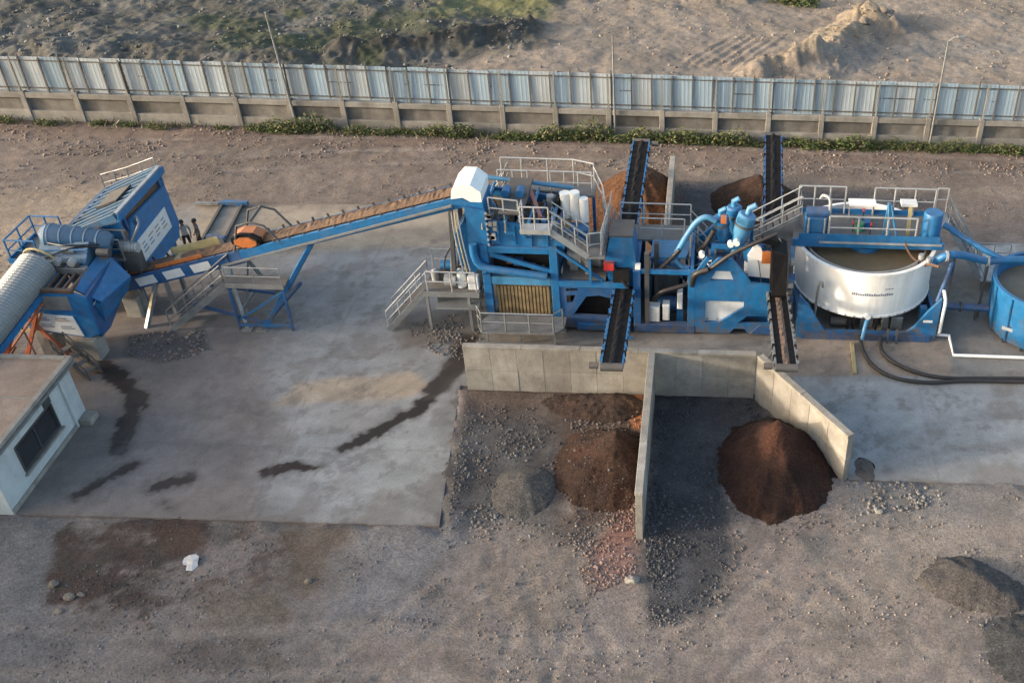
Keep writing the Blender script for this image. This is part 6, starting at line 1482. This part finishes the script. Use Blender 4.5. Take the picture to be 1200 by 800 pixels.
TB('underflow_pipe', curve([(7.15, 37.75, 1.05), (7.05, 37.55, 0.9), (6.95, 37.3, 0.45), (6.9, 37.2, 0.3)], 5), 0.09, 'pale_blue', tk, 10)
for X_ in (6.35, 6.6, 7.6, 8.2): BM('support_leg', (X_, 38.1, 0.1), (X_, 38.1, 1.1), 0.1, 0.1, 'black', tk)
BM('support_leg', (8.05, 37.35, 0.05), (8.05, 37.45, 0.75), 0.09, 0.09, 'dark_steel', tk); BM('support_leg', (8.45, 37.35, 0.05), (8.45, 37.45, 0.75), 0.09, 0.09, 'dark_steel', tk)
# bridge
BZ = 3.78; by0, by1 = 39.75, 42.25
B('bridge_beam', 3.75, 10.4, by0, by0+0.16, BZ-0.34, BZ, 'blue', tk); B('bridge_beam', 3.75, 10.4, by1-0.16, by1, BZ-0.34, BZ, 'blue', tk)
B('bridge_trim', 4.9, 10.3, by0-0.06, by0-0.003, BZ-0.12, BZ-0.04, 'galv_light', tk)
B('bridge_deck', 3.8, 10.35, by0+0.163, by1-0.163, BZ-0.06, BZ-0.01, 'grating', tk)
B('toe_plate', 4.0, 10.2, by0+0.02, by0+0.06, BZ+0.003, BZ+0.3, 'blue', tk); B('toe_plate', 4.0, 10.2, by1-0.06, by1-0.02, BZ+0.003, BZ+0.2, 'blue', tk)
handrail([(5.3, by0+0.1, BZ), (9.1, by0+0.1, BZ)], tk, 1.15, 1.2, 0.045)
handrail([(4.1, by1-0.1, BZ), (6.2, by1-0.1, BZ)], tk, 1.35, 0.75, 0.04)
handrail([(7.5, by1-0.1, BZ), (10.25, by1-0.1, BZ)], tk, 1.35, 0.9, 0.04)
B('white_table', 6.3, 7.5, 41.3, 41.9, BZ+0.85, BZ+0.92, 'white', tk)
for X_ in (6.35, 7.42): BM('table_leg', (X_, 41.6, BZ), (X_, 41.6, BZ+0.85), 0.06, 0.06, 'galv_light', tk)
bh = B('drive_box', 4.25, 5.2, 39.95, 40.6, BZ+0.003, BZ+0.95, 'blue', tk, 0.03); MB().tube([(4.3, 40.3, BZ+1.1), (5.25, 40.3, BZ+1.1)], 0.24, 16).obj('drive_drum', 'deep_blue', tk, True)
for X_ in (4.4, 5.1): TB('lift_rod', [(X_, 39.9, BZ), (X_, 39.9, BZ+1.0)], 0.045, 'galv_light', tk)
TB('swan_pipe', curve([(5.3, 40.2, BZ), (5.3, 40.2, BZ+1.3), (5.25, 40.3, BZ+1.75), (5.0, 40.5, BZ+1.8), (4.9, 40.6, BZ+1.6)], 5), 0.075, 'galv_light', tk, 10)
MB().lathe((9.85, 40.35, BZ), [(0, 0), (0.42, 0.0), (0.42, 1.15), (0.38, 1.22), (0, 1.22)], 20).obj('flocculant_drum', 'blue', tk, True)
B('junction_box', 8.45, 9.15, 40.6, 41.1, BZ+1.3, BZ+1.42, 'sign_white', tk); BM('box_post', (8.85, 40.3, BZ), (8.85, 40.6, BZ+1.3), 0.14, 0.14, 'yellow', tk)
for (a, b) in (((8.0, 40.0, BZ), (7.85, 40.4, BZ+1.6)), ((8.35, 40.0, BZ), (7.95, 40.4, BZ+1.5)), ((7.75, 40.3, BZ), (7.85, 40.4, BZ+1.6))): BM('drive_frame', a, b, 0.09, 0.09, 'pale_blue', tk)
CY('drive_motor', (6.75, 40.7, BZ), 0.2, 0.4, 'green', tk, 'z', 16); CY('gearbox', (7.0, 41.1, BZ), 0.3, 0.3, 'blue', tk, 'z', 16)
for (X_, Y_, zz) in ((6.45, 40.6, 0.45), (6.9, 41.0, 0.85), (7.2, 40.4, 0.5)): MB().tube([(X_-0.03, Y_, BZ+zz), (X_+0.03, Y_, BZ+zz)], 0.11, 14).obj('hand_wheel', 'red', tk, True); 
for (X_, Y_) in ((6.45, 40.6), (6.9, 41.0), (7.2, 40.4)): BM('valve_stem', (X_, Y_, BZ), (X_, Y_, BZ+0.8), 0.05, 0.05, 'dark_steel', tk)
TB('feed_pipe', curve([(8.6, 39.9, BZ+0.1), (8.9, 39.4, 3.4), (9.4, 38.9, 3.2), (9.6, 38.4, 3.55), (9.9, 38.0, 3.7)], 5), 0.055, 'rust', tk, 10)
for (X_, Y_) in ((9.3, 39.0), (9.6, 38.75)): CY('valve', (X_, Y_, 3.45), 0.12, 0.22, 'galv_light', tk, 'z', 12)
stairs((13.1, 42.0, 0.3), (10.9, 41.6, BZ-0.1), 0.9, tk, (0, 1, 0), 14, True, 'galv_light')
B('landing', 10.37, 10.95, 41.2, 42.6, BZ-0.1, BZ-0.02, 'galv', tk)
handrail([(10.4, 42.55, BZ), (10.9, 42.55, BZ)], tk, 1.2, 0.5, 0.035)
B('lower_platform', 12.9, 14.6, 41.7, 43.4, 0.55, 0.63, 'galv_light', tk)
handrail([(13.0, 43.35, 0.63), (14.55, 43.35, 0.63), (14.55, 41.8, 0.63)], tk, 1.05, 0.8, 0.033)
for q in ((13.0, 41.8), (14.5, 41.8), (13.0, 43.3), (14.5, 43.3)): BM('platform_leg', (q[0], q[1], 0.03), (q[0], q[1], 0.55), 0.09, 0.09, 'galv', tk)
# ------------------------------------------------------------------ sludge tank and pipework on the right
st = thing('sludge_tank', 'round blue open sludge tank cut off by the right edge', 'tank', (15.0, 38.9, 0))
S = Vector((15.0, 38.9, 0))
MB().lathe(S, [(2.1, 0.2), (2.16, 0.22), (2.3, 2.5), (2.38, 2.52), (2.38, 2.62), (2.22, 2.62), (2.12, 1.9)], 56).obj('shell', 'blue', st, True)
MB().lathe(S, [(0, 0.25), (2.09, 0.25)], 40).obj('bottom', 'blue', st); MB().lathe(S, [(0, 2.05), (2.13, 2.05)], 40).obj('sludge', 'slurry', st)
for k in range(10):
    a = PI*0.75+k*0.16
    BM('stiffener', S+Vector((2.2*math.cos(a), 2.2*math.sin(a), 0.2)), S+Vector((2.345*math.cos(a), 2.345*math.sin(a), 2.5)), 0.06, 0.08, 'blue', st) if k % 3 == 0 else None
for k in range(5):
    a = PI*0.9+k*0.45; B('foot', S.x+2.0*math.cos(a)-0.15, S.x+2.0*math.cos(a)+0.15, S.y+2.0*math.sin(a)-0.15, S.y+2.0*math.sin(a)+0.15, 0.0, 0.24, 'dark_steel', st)
MB().prism([(12.95, 1.0), (13.5, 0.82), (13.5, 0.98), (12.95, 1.16)], 37.36, 37.4, 'y').obj('name_plate', 'sign_white', st)
pw = thing('overflow_pipe', 'bent blue pipe leading from white tank towards the sludge tank', 'pipe', (10.5, 39.6, 0))
TB('pipe', curve([(9.9, 39.0, 3.3), (10.3, 38.8, 3.75), (11.0, 39.0, 3.7), (12.4, 39.6, 3.05), (13.2, 39.9, 2.95), (16.5, 40.1, 2.95)], 6), 0.17, 'blue', pw, 12)
TB('branch_pipe', curve([(10.6, 41.2, 3.9), (11.5, 40.5, 3.6), (12.5, 40.0, 3.25), (13.0, 39.9, 3.05)], 5), 0.13, 'blue', pw, 12)
TB('branch_pipe', [(10.7, 39.0, 3.4), (10.3, 38.3, 2.4), (10.1, 38.0, 1.9)], 0.11, 'deep_blue', pw, 10)
for (X_, Y_) in ((12.45, 39.62), (10.75, 38.95)): BM('pipe_stand', (X_, Y_, 0.05), (X_, Y_, 3.0 if X_ > 12 else 3.5), 0.1, 0.1, 'dark_steel', pw)
for (X_, Y_, zz) in ((10.35, 38.8, 3.75), (12.4, 39.6, 3.05)): CY('flange', (X_-0.05, Y_, zz), 0.24, 0.1, 'galv_light', pw, 'x', 14)
lp = thing('drain_pipe', 'low deep blue pipe joining the bases of both tanks', 'pipe', (11.5, 39.4, 0))
TB('pipe', [(10.22, 39.4, 0.75), (12.8, 39.3, 0.75)], 0.17, 'deep_blue', lp, 12)
for X_ in (10.9, 12.3): BM('pipe_stand', (X_, 39.37, 0.05), (X_, 39.37, 0.6), 0.1, 0.12, 'dark_steel', lp)
CY('flange', (11.5, 39.35, 0.75), 0.24, 0.08, 'dark_steel', lp, 'x', 14)
p0 = (10.35, 37.96, 0.16); p1 = (10.88, 37.92, 0.16); p2 = (10.82, 36.49, 0.16); p3 = (16.11, 36.45, 0.16)
wp = TB('water_pipe', [(10.28, 37.95, 2.55), (10.34, 37.72, 2.3), (10.36, 37.62, 2.1), (10.36, 37.7, 0.5), p0, p1, p2, p3], 0.075, 'white', None, 10)
tag(wp, 'thin white pipe dropping from white tank and running along the slab', 'pipe')
h_1 = TB('hose', curve([(6.85, 37.45, 0.35), (6.93, 36.52, 0.18), (7.3, 35.48, 0.17), (8.12, 34.77, 0.17), (9.52, 34.55, 0.17), (11.35, 34.75, 0.17), (16.03, 34.8, 0.17)], 8), 0.085, 'rubber', None, 10)
tag(h_1, 'black hose lying nearest the bays in front of the white tank', 'hose', 'black hoses')
h_2 = TB('hose', curve([(7.75, 37.35, 0.35), (7.75, 36.56, 0.18), (8.25, 35.76, 0.17), (9.25, 35.11, 0.17), (10.47, 34.88, 0.17), (12.11, 34.95, 0.17), (16.11, 35.09, 0.17)], 8), 0.085, 'rubber', None, 10)
tag(h_2, 'black hose lying on the tank side of the other hose', 'hose', 'black hoses')
pl = MB().beam((6.5, 37.25, 0.13), (6.42, 35.1, 0.13), 0.16, 0.09).obj('timber_plank', 'yellow', None)
tag(pl, 'yellow plank on the tan slab before the white tank', 'plank')
# ------------------------------------------------------------------ two workers
def person(label, loc, rotz, shirt, step_):
    t = thing('person', label, 'person', (loc[0], loc[1], SLAB), 'workers')
    t.rotation_euler = (0, 0, rotz)
    V_ = []; E_ = []; Rr = []
    def v(p, r): V_.append(p); Rr.append(r); return len(V_)-1
    def e(a, b): E_.append((a, b))
    pel = v((0, 0, 0.95), 0.145); wa = v((0, 0, 1.12), 0.125); ch = v((0, 0.01, 1.33), 0.155); ne = v((0, 0.0, 1.47), 0.065); hd = v((0, -0.02, 1.57), 0.085); hm = v((0, -0.025, 1.65), 0.10); ht = v((0, -0.01, 1.72), 0.075)
    for a, b in ((pel, wa), (wa, ch), (ch, ne), (ne, hd), (hd, hm), (hm, ht)): e(a, b)
    for s_ in (-1, 1):
        hp_ = v((0.10*s_, 0, 0.90), 0.105); kn = v((0.12*s_, -0.03+step_*s_*0.12, 0.50), 0.068); an = v((0.13*s_, 0.03+step_*s_*0.18, 0.09), 0.042); to = v((0.14*s_, -0.13+step_*s_*0.18, 0.035), 0.035)
        e(pel, hp_); e(hp_, kn); e(kn, an); e(an, to)
        sh = v((0.20*s_, 0.01, 1.39), 0.068); el = v((0.27*s_, 0.04, 1.12), 0.046); wr = v((0.24*s_, -0.10, 0.90), 0.03); pm = v((0.235*s_, -0.13, 0.83), 0.036)
        e(ch, sh); e(sh, el); e(el, wr); e(wr, pm)
        for k in range(4):
            f1 = v((0.235*s_+0.0, -0.165+0.022*k, 0.78+0.004*k), 0.0095); f2 = v((0.228*s_, -0.16+0.022*k, 0.735+0.006*abs(k-1)), 0.008); e(pm, f1); e(f1, f2)
        th = v((0.215*s_, -0.175, 0.825), 0.010); th2 = v((0.205*s_, -0.19, 0.79), 0.009); e(wr, th); e(th, th2)
    me = bpy.data.meshes.new('body'); me.from_pydata(V_, E_, []); o = bpy.data.objects.new('body', me); COL.objects.link(o)
    sk = o.modifiers.new('skin', 'SKIN')
    for i, q in enumerate(me.skin_vertices[0].data): q.radius = (Rr[i], Rr[i]*(0.8 if i in (0, 1, 2) else 1.0)); q.use_root = (i == 0)
    sd = o.modifiers.new('sub', 'SUBSURF'); sd.levels = 1; sd.render_levels = 1
    dg = bpy.context.evaluated_depsgraph_get(); ev = bpy.data.meshes.new_from_object(o.evaluated_get(dg)); bpy.data.objects.remove(o)
    for m_ in ('skin', shirt, 'trousers', 'hair'): ev.materials.append(MATS[m_])
    for p in ev.polygons:
        c = p.center; p.use_smooth = True
        if c.z > 1.66 or (c.z > 1.56 and c.y > 0.015): p.material_index = 3
        elif c.z > 1.46: p.material_index = 0
        elif c.z > 0.98 and (abs(c.x) < 0.19 or c.z > 1.05): p.material_index = 1
        elif abs(c.x) > 0.19 and c.z > 0.70: p.material_index = 0
        else: p.material_index = 2
    b = bpy.data.objects.new('body', ev); COL.objects.link(b); b.parent = t
    def part(nm, mb, mat):
        me2 = bpy.data.meshes.new(nm); me2.from_pydata(mb.v, [], mb.f); me2.materials.append(MATS[mat]); q = bpy.data.objects.new(nm, me2); COL.objects.link(q); q.parent = t
    part('hair', MB().lathe((0, 0.005, 1.62), [(0.108, 0.0), (0.112, 0.06), (0.085, 0.12), (0.0, 0.145)], 12), 'hair')
    part('nose', MB().tube([(0, -0.115, 1.645), (0, -0.135, 1.61)], [0.008, 0.016], 6), 'skin')
    for s_ in (-1, 1):
        part('ear', MB().tube([(0.098*s_, -0.01, 1.60), (0.106*s_, 0.0, 1.64)], 0.016, 6), 'skin'); part('eye', MB().tube([(0.035*s_, -0.112, 1.645), (0.035*s_, -0.118, 1.645)], 0.011, 6), 'hair')
    part('mouth', MB().tube([(-0.025, -0.102, 1.575), (0.025, -0.102, 1.575)], 0.006, 5), 'red_orange')
    return t
person('person in a pale grey shirt and dark trousers, nearer to the hopper', (-25.0, 43.1), 0.5, 'shirt', 0.6)
person('person in a darker shirt standing right of the pale shirted one', (-24.45, 43.25), -0.9, 'shirt_dark', -0.8)
# ------------------------------------------------------------------ small things lying about
def lump(name, label, cat, loc, r, mat, seed, sub=2, amp=0.35, group=None):
    bm = bmesh.new(); bmesh.ops.create_icosphere(bm, subdivisions=sub, radius=1.0); rs_ = np.random.RandomState(seed); d_ = rs_.randn(6, 3)
    for v in bm.verts:
        k = 1+amp*sum(math.sin(v.co.dot(Vector(q))*2.2+i) for i, q in enumerate(d_))/6*1.6
        v.co = Vector((v.co.x*r[0]*k, v.co.y*r[1]*k, max(v.co.z*r[2]*k, -r[2]*0.35)))
    me = bpy.data.meshes.new(name); bm.to_mesh(me); bm.free(); me.materials.append(MATS[mat]); o = bpy.data.objects.new(name, me); COL.objects.link(o)
    z0 = SLAB if cat == 'lump' else gz(loc[0], loc[1])
    o.location = (loc[0], loc[1], z0+r[2]*0.33); return tag(o, label, cat, group)
lump('sack', 'crumpled white sack lying on the wet brown soil in the foreground', 'sack', (-17.21, 23.81), (0.19, 0.20, 0.10), 'sack', 5, 2, 1.3)
lump('stone', 'pale angular stone below the near end of the divider wall', 'stone', (-2.18, 23.6), (0.24, 0.15, 0.13), 'footing', 8, 2, 0.5)
lump('grit_lump', 'dark patch of grit on the slab beside the end of the splayed wall', 'lump', (6.26, 29.41), (0.27, 0.30, 0.03), 'dark_grit', 9, 3, 1.2)
lump('stone', 'pale stone at the slab corner near the splayed wall', 'stone', (6.52, 27.15), (0.14, 0.12, 0.1), 'footing', 12, 2, 0.5)
lump('stone', 'brownish stone right of the white sack', 'stone', (-12.99, 23.19), (0.15, 0.11, 0.09), 'field_stone', 14, 2, 0.5)
for k, (q, r_) in enumerate([((-21.25, 22.7), .24), ((-20.48, 22.23), .26), ((-20.53, 21.67), .2), ((-20.17, 22.35), .18)]):
    lump('stone', ['rough stone, topmost of four on the left edge of the wet brown soil', 'largest of the rough stones on the left edge of wet brown soil', 'lowest of the rough stones on the left edge of wet brown soil', 'rightmost of the rough stones on the left edge of wet brown soil'][k], 'stone', q, (r_*.7, r_*0.55, r_*0.4), 'field_stone', 20+k, 2, 0.5, 'stones by the brown soil')
for k, (q, r_) in enumerate([((10.68, 77.12), .55), ((11.82, 77.74), .45), ((12.41, 75.7), .42), ((10.86, 74.57), .38), ((3.46, 67.78), .36), ((6.17, 70.06), .3)]):
    lump('boulder', ['largest earthy boulder on top of the tan mound beyond the wall', 'boulder right of the largest one on the tan mound', 'rightmost boulder on the tan mound beyond the wall', 'lowest boulder on the right side of the tan mound', 'boulder nearest the wall left of the tan mound', 'small boulder at the left foot of the tan mound'][k], 'boulder', q, (r_, r_*0.75, r_*0.55), 'field_stone', 30+k, 3, 1.0, 'boulders beyond the wall')

# ------------------------------------------------------------------ unseen hall, added west of the yard to shade the left foreground
fa = thing('added_shade_hall', 'added unseen grey hall with low gable roof, shading the foreground from the west', 'shadow caster', (-62, 6, 0))
HX0, HX1, HY0, HY1, HZ = -72.0, -52.0, -14.0, 23.0, 9.6
B('wall', HX0, HX1, HY0, HY0+0.25, -0.3, HZ, 'sheet_pale', fa); B('wall', HX0, HX1, HY1-0.25, HY1, -0.3, HZ, 'sheet_pale', fa)
wins = [[(HY0+2+k*4.4, 5.2), (HY0+4.6+k*4.4, 5.2), (HY0+4.6+k*4.4, 7.2), (HY0+2+k*4.4, 7.2)] for k in range(8)]
MB().prism([(HY0+0.253, -0.3), (HY1-0.253, -0.3), (HY1-0.253, HZ), (HY0+0.253, HZ)], HX1-0.25, HX1, 'x', wins).obj('wall', 'sheet_pale', fa)
B('wall', HX0, HX0+0.25, HY0+0.253, HY1-0.253, -0.3, HZ, 'sheet_pale', fa)
for w4 in wins: B('window', HX1-0.15, HX1-0.1, w4[0][0]+0.01, w4[1][0]-0.01, w4[0][1]+0.01, w4[2][1]-0.01, 'glass', fa)
MB().prism([(HX0-0.4, HZ), (HX1+0.4, HZ), (HX1+0.4, HZ+0.2), ((HX0+HX1)/2, HZ+2.4), (HX0-0.4, HZ+0.2)], HY0-0.4, HY1+0.4, 'y').obj('roof', 'sheet_blue', fa)
B('door', HX1+0.003, HX1+0.08, 2, 7, 0, 4.6, 'deep_blue', fa)
